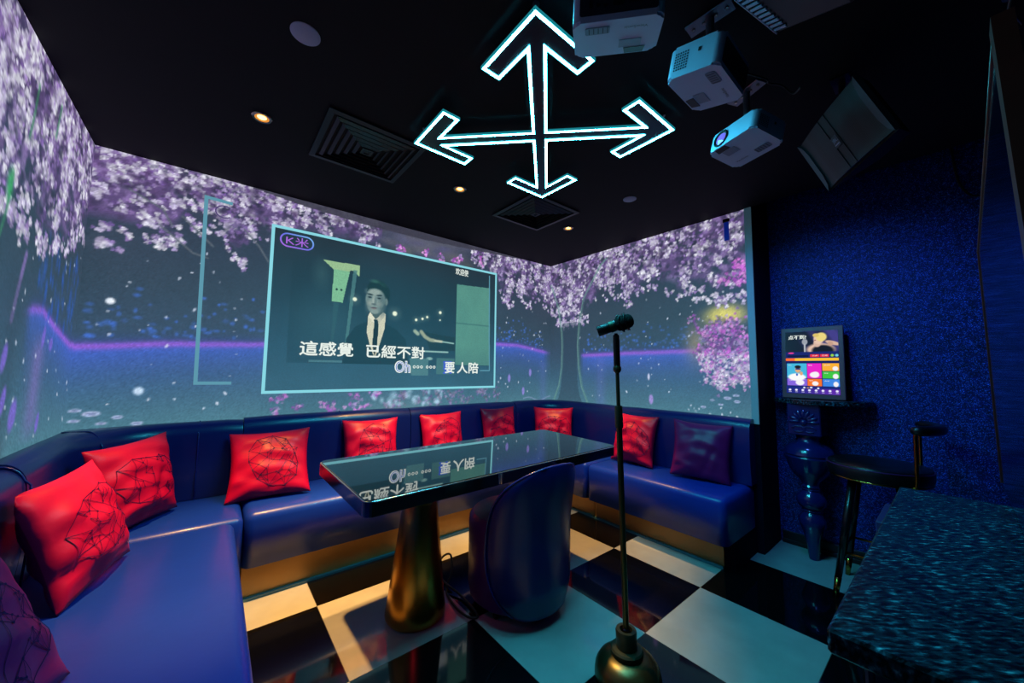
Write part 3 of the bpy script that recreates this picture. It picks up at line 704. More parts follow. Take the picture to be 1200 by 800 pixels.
# ------------------------------------------------------------------ banquette sofa in sections
TOP = 0.94
def seat_block(name, poly, z0, z1, r, mat, parent, front_edges=None):
    """upholstered seat: footprint polygon with all upper and side edges softly rounded"""
    bm = bm_new(); add_prism(bm, poly, z0, z1)
    es = [e for e in bm.edges if not (abs(e.verts[0].co.z - z0) < 1e-6 and abs(e.verts[1].co.z - z0) < 1e-6)]
    bmesh.ops.bevel(bm, geom=es, offset=r, segments=4, profile=0.5, affect='EDGES')
    return obj(name, bm, mat, parent, True, True)
def backrest(name, F, B, z0, top, mat, parent):
    """F: front foot points, B: matching wall points; the top rolls over from front to wall"""
    prof = []
    for k in range(3): prof.append((0.0, z0 + (top - 0.07 - z0) * k / 2))
    for k in range(1, 7):
        a = PI / 2 * k / 6; prof.append((0.55 * (1 - math.cos(a)), top - 0.07 + 0.07 * math.sin(a)))
    prof += [(0.8, top - 0.001), (1.0, top - 0.012), (1.0, z0)]
    verts = []; n = len(prof)
    for i, (f, b) in enumerate(zip(F, B)):
        d = math.hypot(b[0] - f[0], b[1] - f[1]); end = i in (0, len(F) - 1)
        for j, (t, z) in enumerate(prof):
            tt = min(t * min(1, 0.12 / d) if t < 1 and t <= 0.55 else (t if t >= 1 else 0.55 * 0.12 / d + (t - 0.55) / 0.45 * (1 - 0.55 * 0.12 / d)), 1.0)
            # leather bulges slightly towards the sitter in the middle of the back
            bul = 0.018 * math.sin(PI * min(max((z - z0) / (top - z0), 0), 1)) if t < 0.5 else 0
            if end and t < 1: bul -= 0.006
            verts.append((f[0] + (b[0] - f[0]) * (tt - bul / d), f[1] + (b[1] - f[1]) * (tt - bul / d), z - (0.006 if end and t < 1 and z > top - 0.1 else 0)))
    faces = []
    for i in range(len(F) - 1):
        for j in range(n):
            a = i * n + j; b = i * n + (j + 1) % n
            faces.append((a, b, b + n, a + n))
    faces.append(tuple(range(n - 1, -1, -1))); faces.append(tuple(range((len(F) - 1) * n, len(F) * n)))
    bm = bm_new(); vs = [bm.verts.new(v) for v in verts]
    for f in faces: bm.faces.new([vs[k] for k in f])
    o = obj(name, bm, mat, parent, True, True); autosmooth(o, 50); return o
def run(p0, p1, n=6):
    return [(p0[0] + (p1[0] - p0[0]) * k / n, p0[1] + (p1[1] - p0[1]) * k / n) for k in range(n + 1)]
def inset_ends(P, g=0.003):
    a = Vector(P[0]); b = Vector(P[1]); d = (b - a).normalized() * g; P[0] = tuple(a + d)
    a = Vector(P[-1]); b = Vector(P[-2]); d = (b - a).normalized() * g; P[-1] = tuple(a + d)
    return P
def toe(parent, lo, hi, strip_lo=None, strip_hi=None):
    box('kick_panel', lo, hi, M_toe, parent, world=True)
    if strip_lo: box('floor_strip', strip_lo, strip_hi, M_strip, parent, world=True)
BT = 0.105; R = 0.34; XS = -2.925; YS = -0.555; XR = -0.545; G = 0.004
def sofa(label, loc): return root('sofa_section', label, 'sofa', loc, group='blue leather banquette sections')
WG = 0.0025   # clearance to the walls
# left run along the left wall
s1 = sofa('long blue leather sofa section along the left wall, nearest the camera', (-3.3, -1.6, 0))
seat_block('seat', [(XL + WG, -2.6), (XS, -2.6), (XS, -0.60), (XL + WG, -0.60)], 0.185, SEAT, 0.045, M_leather, s1)
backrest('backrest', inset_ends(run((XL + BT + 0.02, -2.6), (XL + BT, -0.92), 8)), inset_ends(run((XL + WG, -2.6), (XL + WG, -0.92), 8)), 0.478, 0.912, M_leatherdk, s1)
toe(s1, (XL + 0.05, -2.58, 0), (XS - 0.06, -0.61, 0.19))
# left corner
s2 = sofa('curved blue leather corner sofa section at the left end of the back wall', (-3.3, -0.3, 0))
seat_block('seat', [(XL + WG, -0.596), (-2.885, -0.596), (-2.885, -WG), (XL + WG, -WG)], 0.185, SEAT, 0.035, M_leather, s2)
cx, cy = XL + BT + R, -BT - R
F = run((XL + BT, -0.915), (XL + BT, cy), 4) + [(cx - R * math.cos(a), cy + R * math.sin(a)) for a in [PI / 2 * k / 10 for k in range(1, 10)]] + run((cx, -BT), (-2.885, -BT), 4)
Bk = []
for f in F:
    if f[1] < cy: Bk.append((XL + WG, f[1]))
    elif f[0] > cx: Bk.append((f[0], -WG))
    else:
        dx, dy = f[0] - cx, f[1] - cy; t = min((XL + WG - cx) / dx if dx < -1e-6 else 9, (-WG - cy) / dy if dy > 1e-6 else 9); Bk.append((cx + dx * t, cy + dy * t))
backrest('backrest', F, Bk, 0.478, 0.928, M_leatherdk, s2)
def seam(parent, f, b, top, name='piping'):
    pts = []
    d = Vector((b[0] - f[0], b[1] - f[1])); L = d.length; d.normalize()
    for k in range(4): pts.append(Vector((f[0], f[1], 0.49 + (top - 0.07 - 0.49) * k / 3)) - Vector((d.x, d.y, 0)) * (0.004 + 0.016 * math.sin(PI * (0.2 + 0.2 * k))))
    for k in range(1, 7):
        a = PI / 2 * k / 6; q = 0.066 * (1 - math.cos(a)); pts.append(Vector((f[0] + d.x * q, f[1] + d.y * q, top - 0.07 + 0.072 * math.sin(a))))
    pts.append(Vector((b[0], b[1], top - 0.004)) - Vector((d.x, d.y, 0)) * 0.02)
    tube(name, pts, 0.0035, M_pipe, parent, 8, world=True)
seam(s2, F[8], Bk[8], 0.928); seam(s2, (-3.1, -BT), (-3.1, -WG), 0.928)
seam(s1, (XL + BT, -0.922), (XL + WG, -0.922), 0.912)
toe(s2, (XL + 0.05, -0.59, 0), (-2.95, -0.05, 0.19))
# back wall sections
s3 = sofa('blue leather sofa section under the left half of the karaoke picture', (-2.3, -0.3, 0))
seat_block('seat', [(-2.877, YS), (-1.759, YS), (-1.759, -WG), (-2.877, -WG)], 0.185, SEAT, 0.045, M_leather, s3)
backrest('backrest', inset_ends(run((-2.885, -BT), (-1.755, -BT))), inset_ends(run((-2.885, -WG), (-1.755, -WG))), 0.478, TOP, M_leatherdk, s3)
toe(s3, (-2.875, -0.50, 0), (-1.757, -0.05, 0.19), (-2.875, -0.520, 0.0), (-1.757, -0.5005, 0.014))
seam(s3, (-2.30, -BT), (-2.30, -WG), TOP)
s4 = sofa('blue leather sofa section under the right half of the karaoke picture, behind the table', (-1.1, -0.3, 0))
seat_block('seat', [(-1.751, YS), (-0.609, YS), (-0.609, -WG), (-1.751, -WG)], 0.185, SEAT, 0.045, M_leather, s4)
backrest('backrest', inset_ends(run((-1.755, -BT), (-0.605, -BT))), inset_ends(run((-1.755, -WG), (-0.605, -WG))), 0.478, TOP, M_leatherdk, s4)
toe(s4, (-1.753, -0.50, 0), (-0.607, -0.05, 0.19), (-1.753, -0.520, 0.0), (-0.43, -0.5005, 0.014))
# right corner
s5 = sofa('curved blue leather corner sofa section between back wall and right wall', (-0.3, -0.3, 0))
seat_block('seat', [(-0.601, YS), (XR, YS), (XR, -0.966), (-WG, -0.966), (-WG, -WG), (-0.601, -WG)], 0.185, SEAT, 0.035, M_leather, s5)
cx, cy = -BT - R, -BT - R
F = run((-0.601, -BT), (cx, -BT), 3) + [(cx + R * math.sin(a), cy + R * math.cos(a)) for a in [PI / 2 * k / 10 for k in range(1, 10)]] + run((-BT, cy), (-BT, -0.966), 4)
Bk = []
for f in F:
    if f[0] < cx: Bk.append((f[0], -WG))
    elif f[1] < cy: Bk.append((-WG, f[1]))
    else:
        dx, dy = f[0] - cx, f[1] - cy; t = min((-WG - cx) / dx if dx > 1e-6 else 9, (-WG - cy) / dy if dy > 1e-6 else 9); Bk.append((cx + dx * t, cy + dy * t))
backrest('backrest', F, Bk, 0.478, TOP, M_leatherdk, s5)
bm = bm_new(); add_box(bm, (-0.605, -0.50, 0), (-0.05, -0.05, 0.19)); add_box(bm, (-0.42, -0.964, 0), (-0.05, -0.51, 0.19))
obj('kick_panel', bm, M_toe, s5, True)
box('floor_strip', (-0.440, -0.964, 0), (-0.4205, -0.521, 0.014), M_strip, s5, world=True)
# right run
s6 = sofa('blue leather end sofa section along the right wall, nearest the carved console', (-0.3, -1.5, 0))
seat_block('seat', [(XR, -2.065), (-WG, -2.065), (-WG, -0.974), (XR, -0.974)], 0.185, SEAT, 0.045, M_leather, s6)
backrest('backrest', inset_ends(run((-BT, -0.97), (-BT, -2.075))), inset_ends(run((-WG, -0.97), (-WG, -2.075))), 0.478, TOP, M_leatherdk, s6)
toe(s6, (-0.42, -2.0, 0), (-0.05, -0.972, 0.19), (-0.440, -2.0, 0.0), (-0.4205, -0.972, 0.014))
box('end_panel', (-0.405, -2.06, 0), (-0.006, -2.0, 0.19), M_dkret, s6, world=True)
seam(s6, (-BT, -0.975), (-WG, -0.975), TOP)

# ------------------------------------------------------------------ cushions
CG = 26
def cushion_T(u, v, th, sd):
    base = max((1 - abs(u) ** 2.4) * (1 - abs(v) ** 2.4), 0) ** 0.55
    w = 0.006 * math.sin(7 * u + 3 * v + sd) * math.sin(5 * v - 2 * u + 2 * sd) + 0.004 * math.sin(13 * v + 5 * u * u + sd)
    cr = 0.010 * math.exp(-((v + 0.62 + 0.15 * u) / 0.10) ** 2) * math.sin(3 * u + sd) - 0.012 * math.exp(-((u - 0.45 * (-1 if sd % 2 else 1) - 0.4 * v) / 0.13) ** 2) * (v < 0.2)
    return th * base + (w + cr) * min(base * 1.5, 1)
def cushion_P(u, v, w, h):
    x = w / 2 * u * (1 - 0.09 * (1 - v * v)) ; z = h / 2 * (v * (1 - 0.07 * (1 - u * u))) + h / 2
    return x, z
def settle(p):
    """leather gives, the cushion flattens where it rests on the seat or leans on the back"""
    e = BT + 0.029; x, y, z = p; z = max(z, SEAT + 0.003)
    x = max(x, XL + e + 0.012); y = min(y, -e); x = min(x, -e)
    for cx, sx in ((XL + BT + R, -1), (-BT - R, 1)):
        dx, dy = (x - cx) * sx, y - (-BT - R)
        if dx > 0 and dy > 0:
            q = math.hypot(dx, dy)
            if q > R - 0.029: dx, dy = dx * (R - 0.029) / q, dy * (R - 0.029) / q; x, y = cx + dx * sx, dy - BT - R
    return Vector((x, y, z))
def constellation(seed):
    r = random.Random(seed); P = []
    ring = 13
    for k in range(ring):
        a = 2 * PI * k / ring + 0.2; q = 0.62 + 0.13 * math.sin(2 * a + seed) + 0.05 * r.random()
        P.append((q * math.cos(a) * 1.12 + 0.10, q * math.sin(a) * 1.08 + 0.02))
    while len(P) < 46:
        a = r.uniform(0, 6.28); q = 0.58 * math.sqrt(r.random()); x, y = 1.15 * q * math.cos(a) + 0.16, 1.1 * q * math.sin(a)
        if all((x - i) ** 2 + (y - j) ** 2 > 0.006 for i, j in P): P.append((x, y))
    E_ = {(k, (k + 1) % ring) for k in range(ring)}
    for i, p in enumerate(P):
        ds = sorted((((p[0] - q[0]) ** 2 + (p[1] - q[1]) ** 2), j) for j, q in enumerate(P) if j != i)
        for _, j in ds[:3 if i >= ring else 4]: E_.add((min(i, j), max(i, j)))
    for k in range(8): 
        i, j = r.randrange(ring), r.randrange(ring, 46); E_.add((i, j))
    return P, E_
def cushion(label, pos, yaw, tilt, roll, w, h, th, mat, seed, printed=True):
    y, t, ro = (math.radians(a) for a in (yaw, tilt, roll))
    X = Vector((math.cos(y), math.sin(y), 0)); N = Vector((math.sin(y), -math.cos(y), 0)); Z = Vector((0, 0, 1))
    Z2 = Z * math.cos(t) - N * math.sin(t)
    X2 = X * math.cos(ro) + Z2 * math.sin(ro); Z3 = -X * math.sin(ro) + Z2 * math.cos(ro); Y = Z3.cross(X2)
    rt = root('throw_cushion', label, 'cushion', pos, Matrix((X2, Y, Z3)).transposed(), group='red and maroon cushions along the sofa')
    n = CG; V = []; Fc = []
    for side in (-1, 1):
        for j in range(n + 1):
            for i in range(n + 1):
                u = -1 + 2 * i / n; v = -1 + 2 * j / n; u = math.copysign(abs(u) ** 0.85, u); v = math.copysign(abs(v) ** 0.85, v)
                x, z = cushion_P(u, v, w, h)
                V.append((x, side * (cushion_T(u, v, th, seed) + 0.001), z))
    N1 = (n + 1) ** 2
    for j in range(n):
        for i in range(n):
            a = j * (n + 1) + i; q = (a, a + 1, a + n + 2, a + n + 1)
            Fc.append(q); Fc.append(tuple(N1 + k for k in reversed(q)))
    rim = [i for i in range(n)] + [j * (n + 1) + n for j in range(n)] + [n * (n + 1) + i for i in range(n, 0, -1)] + [j * (n + 1) for j in range(n, 0, -1)]
    for k in range(len(rim)):
        a, b = rim[k], rim[(k + 1) % len(rim)]; Fc.append((b, a, a + N1, b + N1))
    Mr = Matrix.Translation(Vector(pos)) @ Matrix((X2, Y, Z3)).transposed().to_4x4(); Mi = Mr.inverted()
    V = [Mi @ settle(Mr @ Vector(v)) for v in V]
    bm = bm_new(); vs = [bm.verts.new(v) for v in V]
    for q in Fc:
        try: bm.faces.new([vs[k] for k in q])
        except ValueError: pass
    obj('cover', bm, mat, rt, smooth=True)
    if printed:
        P, E_ = constellation(seed); bm = bm_new()
        def at(u, v):
            x, z = cushion_P(u, v, w, h); return Vector((x, -cushion_T(u, v, th, seed) - 0.0026, z))
        for i, j in sorted(E_):
            a, b = P[i], P[j]; k = max(2, int(math.hypot(a[0] - b[0], a[1] - b[1]) / 0.07)); wd = 0.0013 if i < 13 and j < 13 else 0.00075
            pts = [at(a[0] + (b[0] - a[0]) * q / k, a[1] + (b[1] - a[1]) * q / k) for q in range(k + 1)]
            d = (pts[-1] - pts[0]); nn = Vector((-d.z, 0, d.x)); nn = nn.normalized() * wd if nn.length > 0 else Vector((wd, 0, 0))
            L = [bm.verts.new(p + nn) for p in pts]; Rr = [bm.verts.new(p - nn) for p in pts]
            for q in range(k): bm.faces.new((L[q], L[q + 1], Rr[q + 1], Rr[q]))
        for p in P:
            c0 = at(*p); bm.faces.new([bm.verts.new(c0 + Vector((0.0032 * math.cos(q), -0.0006, 0.0032 * math.sin(q)))) for q in (0, 1.05, 2.1, 3.15, 4.2, 5.25)])
        obj('constellation_print', bm, M_print, rt)
    return rt
Z_ = SEAT + 0.006
cushion('dark maroon cushion leaning on the left sofa back, cut off by the bottom left corner', (-3.35, -1.75, Z_), 75, 25, 0, 0.43, 0.43, 0.060, M_maroon, 3)
cushion('large bright red cushion with line print on the left sofa run', (-3.336, -0.985, Z_), 74, 19, 3, 0.42, 0.415, 0.075, M_red, 1)
cushion('red line-print cushion in the left sofa corner, half behind the large red one', (-3.29, -0.415, Z_), 53, 10, 3, 0.415, 0.42, 0.07, M_red, 2)
cushion('red cushion with wrinkled line print on the back sofa left of the table corner', (-2.75, -0.355, Z_), -8, 25, 2, 0.435, 0.415, 0.075, M_red, 4)
cushion('shaded red cushion on the back sofa, behind the left end of the table', (-2.115, -0.265, Z_), -8, 13, 0.5, 0.40, 0.415, 0.065, M_red, 5)
cushion('red cushion on the back sofa behind the table middle, right of a sofa seam', (-1.50, -0.245, Z_), -8, 13, 2.0, 0.385, 0.42, 0.065, M_red, 6)
cushion('small red cushion on the back sofa left of the corner one', (-0.895, -0.24, Z_), -9, 10, 1.5, 0.37, 0.43, 0.065, M_red, 7)
cushion('red cushion in the curved right corner of the sofa', (-0.40, -0.44, Z_), -45, 11, 0, 0.40, 0.42, 0.065, M_red, 8)
cushion('red cushion on the right wall sofa just behind the microphone stand', (-0.255, -1.215, Z_), -89, 15, -1, 0.40, 0.425, 0.068, M_red, 9)
cushion('plain dark maroon cushion near the free end of the right wall sofa', (-0.262, -1.785, Z_), -76, 12, -2.5, 0.405, 0.42, 0.07, M_maroon, 10, False)

# ------------------------------------------------------------------ table
tb_rz = math.radians(4.6)
tab = root('party_table', 'long black glass-topped table on tapered brass pedestals in front of the sofa', 'table', (-1.777, -1.216, -0.007), (Matrix.Rotation(math.radians(1.9), 4, 'Z') @ Matrix.Rotation(math.radians(1.8), 4, 'X')).to_3x3())
hx, hy = 0.826, 0.338
DZ = 0.04
bm = bm_new(); add_prism(bm, rrect(-hx, -hy, hx, hy, 0.035, 6), 0.727, 0.782); obj('table_edge', bm, M_edge, tab)
bm = bm_new(); add_prism(bm, rrect(-hx + 0.006, -hy + 0.006, hx - 0.006, hy - 0.006, 0.032, 6), 0.7825, 0.790); obj('glass_top', bm, M_glass, tab)
rp = rrect(-hx + 0.003, -hy + 0.003, hx - 0.003, hy - 0.003, 0.033, 6)
tube('top_rim', [(x, y, 0.783) for x, y in rp], 0.0035, M_rim, tab, 6, closed=True)
PROF = [(0.0, 0.0), (0.148, 0.0), (0.153, 0.008), (0.153, 0.02), (0.148, 0.05), (0.088, 0.565), (0.085, 0.575), (0.058, 0.615), (0.056, 0.625), (0.056, 0.724), (0.0, 0.724)]
for px in (-0.39, 0.45):
    lathe('pedestal', PROF, M_brass, tab, (px, 0.06, 0.012), 48)

# ------------------------------------------------------------------ tub chair
ch = root('tub_chair', 'small round navy leather tub chair tucked under the table with its back to the camera', 'chair', (-1.685, -1.40, 0))
M_drum = pmat('plum_leather', S(64, 16, 96), 0.36, spec=0.4, noise=(5, 0.12), bump=(12, 0.08))
lathe('seat_drum', [(0.0, 0.055), (0.235, 0.055), (0.252, 0.07), (0.262, 0.12), (0.264, 0.43), (0.258, 0.465), (0.238, 0.488), (0.15, 0.505), (0.0, 0.512)], M_drum, ch, n=48)
def back_surf(u, v):
    """u, v in -1..1 over an oval petal wrapped round the drum"""
    z = 0.06 + (0.795 - 0.06) * (v + 1) / 2
    zz = (z - 0.36) / (0.437 if z > 0.36 else 0.356)
    half = math.radians(73) * max(1 - abs(zz) ** 2.15, 0) ** 0.5
    half = max(half, 0.02)
    a = half * u - PI / 2
    lean = 0.05 * max(0, (z - 0.42) / 0.37) ** 1.5
    tuck = -0.02 * max(0, (0.16 - z) / 0.1)
    return a, z, lean + tuck
nb = 28; V = []
for side in (0, 1):
    for j in range(nb + 1):
        for i in range(nb + 1):
            v = -1 + 2 * j / nb; v = math.copysign(1 - (1 - abs(v)) ** 1.5, v) if v > 0 else v
            a, z, ln = back_surf(-1 + 2 * i / nb, v)
            ed = max(abs(-1 + 2 * i / nb) ** 6, (v if v > 0 else 0) ** 6)
            r = (0.268 if side == 0 else 0.268 + 0.036 * (1 - 0.65 * ed)) + ln
            V.append((r * math.cos(a), r * math.sin(a), z))
Fc = []; N1 = (nb + 1) ** 2
for j in range(nb):
    for i in range(nb):
        a = j * (nb + 1) + i; q = (a, a + 1, a + nb + 2, a + nb + 1); Fc.append(tuple(reversed(q))); Fc.append(tuple(N1 + k for k in q))
rim = [i for i in range(nb)] + [j * (nb + 1) + nb for j in range(nb)] + [nb * (nb + 1) + i for i in range(nb, 0, -1)] + [j * (nb + 1) for j in range(nb, 0, -1)]
for k in range(len(rim)):
    a, b = rim[k], rim[(k + 1) % len(rim)]; Fc.append((a, b, b + N1, a + N1))
bm = bm_new(); vs = [bm.verts.new(v) for v in V]
for q in Fc: bm.faces.new([vs[k] for k in q])
bmesh.ops.remove_doubles(bm, verts=bm.verts, dist=0.0008)
bk = obj('backrest', bm, M_leatherdk, ch, smooth=True)
pts = []
for k in range(0, 41):
    v = -0.98 + 1.96 * k / 40; a, z, ln = back_surf(-1, v); pts.append(((0.284 + ln) * math.cos(a), (0.284 + ln) * math.sin(a), z))
for k in range(40, -1, -1):
    v = -0.98 + 1.96 * k / 40; a, z, ln = back_surf(1, v); pts.append(((0.284 + ln) * math.cos(a), (0.284 + ln) * math.sin(a), z))
tube('back_piping', pts, 0.005, M_pipe, ch, 8)
lathe('swivel_base', [(0, 0.03), (0.17, 0.03), (0.18, 0.04), (0.18, 0.056), (0, 0.056)], M_blackmetal, ch)
for a in (-100, -40, 20, 80, 140, 200):
    x, y = 0.19 * math.cos(math.radians(a)), 0.19 * math.sin(math.radians(a))
    M = Matrix.Translation((x, y, 0.022)) @ Matrix.Rotation(PI / 2, 4, 'X')
    cb = bm_new(); add_lathe(cb, [(0, -0.008), (0.018, -0.008), (0.021, -0.004), (0.021, 0.004), (0.018, 0.008), (0, 0.008)], n=16, M=M); add_box(cb, (x - 0.012, y - 0.012, 0.03), (x + 0.012, y + 0.012, 0.056))
    obj('caster', cb, M_blackpl, ch)

# ------------------------------------------------------------------ power cord by the pedestal
tag(tube('power_cord', spline([(-1.99, -1.02, 0.012), (-1.92, -0.93, 0.02), (-1.86, -0.88, 0.07), (-1.84, -0.95, 0.11), (-1.88, -1.04, 0.06), (-1.95, -1.10, 0.012), (-1.985, -1.24, 0.010), (-1.98, -1.37, 0.010), (-1.935, -1.40, 0.012), (-1.915, -1.22, 0.012), (-1.94, -1.05, 0.030), (-1.90, -0.80, 0.012)], 10), 0.006, M_cable),
    'black power cord coiled on the floor between brass pedestal and tub chair', 'cord')

# ------------------------------------------------------------------ microphone stand and microphone
PX, PY = -1.655, -2.092
ms = root('microphone_stand', 'tall bronze microphone stand with a heavy domed base on the checkered floor', 'microphone stand', (PX, PY, 0.002), Matrix(((1, 0, -0.0125), (0, 1, 0.0189), (0.0125, -0.0189, 1))))
lathe('domed_base', [(0, 0), (0.125, 0), (0.134, 0.008), (0.134, 0.022), (0.128, 0.05), (0.112, 0.074), (0.085, 0.09), (0.06, 0.097), (0, 0.10)], M_bronze, ms, n=48)
lathe('collar', [(0, 0.096), (0.064, 0.096), (0.066, 0.102), (0.066, 0.116), (0.060, 0.122), (0.043, 0.124), (0.042, 0.16), (0.043, 0.185), (0.040, 0.192), (0.026, 0.192), (0.024, 0.172), (0, 0.172)], M_bronzedk, ms, n=32)
lathe('ferrule', [(0, 0.172), (0.018, 0.172), (0.019, 0.184), (0.012, 0.198), (0, 0.198)], M_chrome, ms, n=20)
lathe('pole', [(0, 0.19), (0.0125, 0.19), (0.0125, 1.03), (0, 1.03)], M_bronze, ms, n=20)
lathe('pole_sleeve', [(0, 1.02), (0.0165, 1.02), (0.017, 1.025), (0.017, 1.108), (0.0155, 1.114), (0, 1.114)], M_bronzedk, ms, n=20)
lathe('upper_tube', [(0, 1.11), (0.0085, 1.11), (0.0085, 1.28), (0, 1.28)], M_bronzedk, ms, n=16)
lathe('clutch_knob', [(0, 1.258), (0.010, 1.258), (0.017, 1.268), (0.018, 1.276), (0.017, 1.284), (0.012, 1.292), (0, 1.292)], M_bronzedk, ms, n=20)
lathe('grip', [(0, 1.288), (0.0135, 1.288), (0.0145, 1.293), (0.0145, 1.40), (0.0135, 1.425), (0.010, 1.428), (0.007, 1.431), (0.007, 1.434), (0, 1.434)], M_blackmetal, ms, n=20)
ML = Vector((-1.724, -2.003, 1.444)); MR = Vector((-1.632, -2.130, 1.499)); ax = (MR - ML).normalized(); LM_ = (MR - ML).length
mic = root('microphone', 'black broadcast microphone with round foam windscreen on the stand top', 'microphone', tuple((ML + MR) / 2), frame_M((0, 0, 0), ax, Vector((0, 0, 1))).to_3x3())
RX = Matrix.Rotation(PI / 2, 4, 'Y')
def mlathe(name, prof, mat): return lathe(name, [(r, z - LM_ / 2) for r, z in prof], mat, mic, n=28, M=RX)
mlathe('body', [(0, 0.0), (0.021, 0.0), (0.0235, 0.004), (0.0235, 0.052), (0.0225, 0.055), (0.0245, 0.058), (0.0245, 0.10), (0, 0.10)], M_blackmetal)
mlathe('body_band', [(0.0, 0.056), (0.0252, 0.056), (0.0258, 0.06), (0.0258, 0.072), (0.0252, 0.076), (0, 0.076)], M_bronzedk)
mlathe('windscreen', [(0, 0.084), (0.024, 0.084), (0.030, 0.092), (0.0335, 0.108), (0.0335, 0.132), (0.030, 0.149), (0.021, 0.159), (0.010, 0.163), (0, 0.164)], M_foam)
for k, zz in enumerate((0.104, 0.128)):
    pts = [(zz - LM_ / 2 + 0.006 * math.cos(2 * a), 0.040 * math.cos(a), 0.040 * math.sin(a)) for a in [2 * PI * q / 32 for q in range(32)]]
    tube('shock_mount_ring', pts, 0.0028, M_blackmetal, mic, 8, closed=True)
bm = bm_new()
for k in range(8):
    a = 2 * PI * k / 8; b = a + 0.4
    add_tube(bm, [(0.104 - LM_ / 2, 0.040 * math.cos(a), 0.040 * math.sin(a)), (0.116 - LM_ / 2, 0.035 * math.cos(b), 0.027 * math.sin(b)), (0.128 - LM_ / 2, 0.040 * math.cos(a + 0.8), 0.040 * math.sin(a + 0.8))], 0.0013, 6)
obj('elastic_cord', bm, M_cable, mic)
tube('mount_yoke', [(0.010, 0.020, 0), (0.014, 0.031, 0), (0.021, 0.040, 0)], 0.004, M_blackmetal, mic, 8)

# ------------------------------------------------------------------ carved console with touch screen
cs = root('console_table', 'half-round console with one carved turned leg against the blue glitter wall', 'console table', (0.2, -2.38, 0))
poly = [(XB - 0.004, -2.665)] + [(XB - 0.004 - 0.30 * math.sin(a), -2.385 - 0.28 * math.cos(a)) for a in [PI * k / 24 for k in range(1, 24)]] + [(XB - 0.004, -2.112)]
poly = [(x, min(y, -2.112)) for x, y in poly]
bm = bm_new(); add_prism(bm, poly, 1.056, 1.084)
bmesh.ops.bevel(bm, geom=[e for e in bm.edges if abs(e.verts[0].co.z - e.verts[1].co.z) < 1e-5], offset=0.006, segments=2, affect='EDGES')
obj('marble_top', bm, M_granite, cs, True)
LX, LY = 0.203, -2.335
bm = bm_new(); add_box(bm, (LX - 0.10, LY - 0.092, 0.842), (XB - 0.004, LY + 0.092, 1.056), 0.006, 1); obj('apron_block', bm, M_lacquer, cs, True)
bm = bm_new(); fx = LX - 0.101
for k in range(9):      # carved leaf rosette on the block face
    a = PI * k / 8; cyy, czz = LY + 0.052 * math.cos(a), 0.935 + 0.052 * math.sin(a)
    M = Matrix.Translation((fx, cyy, czz)) @ Matrix.Rotation(a - PI / 2, 4, 'X') @ Matrix.Diagonal((0.012, 0.013, 0.034, 1))
    bmesh.ops.create_icosphere(bm, subdivisions=2, radius=1.0, matrix=M)
bmesh.ops.create_icosphere(bm, subdivisions=2, radius=1.0, matrix=Matrix.Translation((fx, LY, 0.932)) @ Matrix.Diagonal((0.016, 0.022, 0.022, 1)))
for s in (-1, 1): add_tube(bm, [Vector((fx, LY + s * (0.03 + 0.035 * math.cos(t)), 0.885 + 0.02 * math.sin(t))) for t in [0.5 * q for q in range(12)]], 0.006, 6)
obj('carved_rosette', bm, M_lacquer, cs, True, True)
lathe('turned_leg', [(0, 0.0), (0.026, 0.0), (0.029, 0.02), (0.037, 0.10), (0.052, 0.17), (0.072, 0.225), (0.078, 0.25), (0.074, 0.275), (0.060, 0.30), (0.052, 0.315), (0.060, 0.325), (0.052, 0.335), (0.075, 0.355), (0.086, 0.385), (0.082, 0.415), (0.062, 0.445), (0.050, 0.46), (0.056, 0.468), (0.050, 0.476), (0.056, 0.486), (0.048, 0.50), (0.060, 0.53), (0.095, 0.565), (0.118, 0.61), (0.132, 0.66), (0.138, 0.675), (0.142, 0.688), (0.136, 0.698), (0.142, 0.708), (0.138, 0.722), (0.128, 0.75), (0.10, 0.775), (0.075, 0.79), (0.066, 0.81), (0.068, 0.835), (0.072, 0.842), (0, 0.842)], M_lacquer, cs, (LX, LY, 0.001), 40, world=True)
TH = Vector((0.232, -2.366, 1.0895)); tx = Vector((0.02, -1.0, 0)).normalized(); tup = Vector((0.075, 0.0, 1.0)).normalized()
MT = frame_M(TH, tx, tup)                     # x to the right on screen, y up, z towards the room
ts = root('touch_screen', 'upright song selection touch screen in a brown frame on the half-round console', 'touch screen', tuple(TH), MT.to_3x3())
TW, TT = 0.352, 0.515
bm = bm_new(); add_box(bm, (-TW / 2, 0.0, -0.03), (TW / 2, TT, 0.0), 0.004, 2); obj('casing', bm, pmat('brown_plastic_frame', S(150, 84, 90), 0.4, noise=(20, 0.05)), ts)
bm = bm_new(); add_box(bm, (-0.09, 0.006, -0.10), (0.09, 0.016, -0.03), 0.003, 1); add_box(bm, (-0.03, 0.01, -0.05), (0.03, 0.25, -0.03)); obj('stand', bm, M_blackpl, ts)
SW, SH = 0.298, 0.450; ox, oy = -SW / 2, 0.034
c = Canvas(0, SW, 0, SH, 0.0024)
c.A[:] = np.array((18, 26, 92)) / 255
def R_(u0, v0, u1, v1, col, al=1.0): c.poly([(u0 * SW, (1 - v1) * SH), (u1 * SW, (1 - v1) * SH), (u1 * SW, (1 - v0) * SH), (u0 * SW, (1 - v0) * SH)], col, al)
def E_l(u, v, ru, rv, col, al=1.0, soft=0.15, ang=0): c.ell(u * SW, (1 - v) * SH, ru * SW, rv * SH, col, al, soft, ang)
R_(0, 0, 1, .33, (22, 26, 42)); c.mix(((c.Z / SH) > 0.67) * np.clip((c.U / SW - .35) * 1.6 + 0.3 * np.sin(c.U * 60 + c.Z * 40), 0, 1) * 0.8, (74, 66, 150))
c.mix(((c.Z / SH) > 0.67) * np.clip(0.6 - c.U / SW * 1.2, 0, 1) * 0.5, (16, 70, 74))
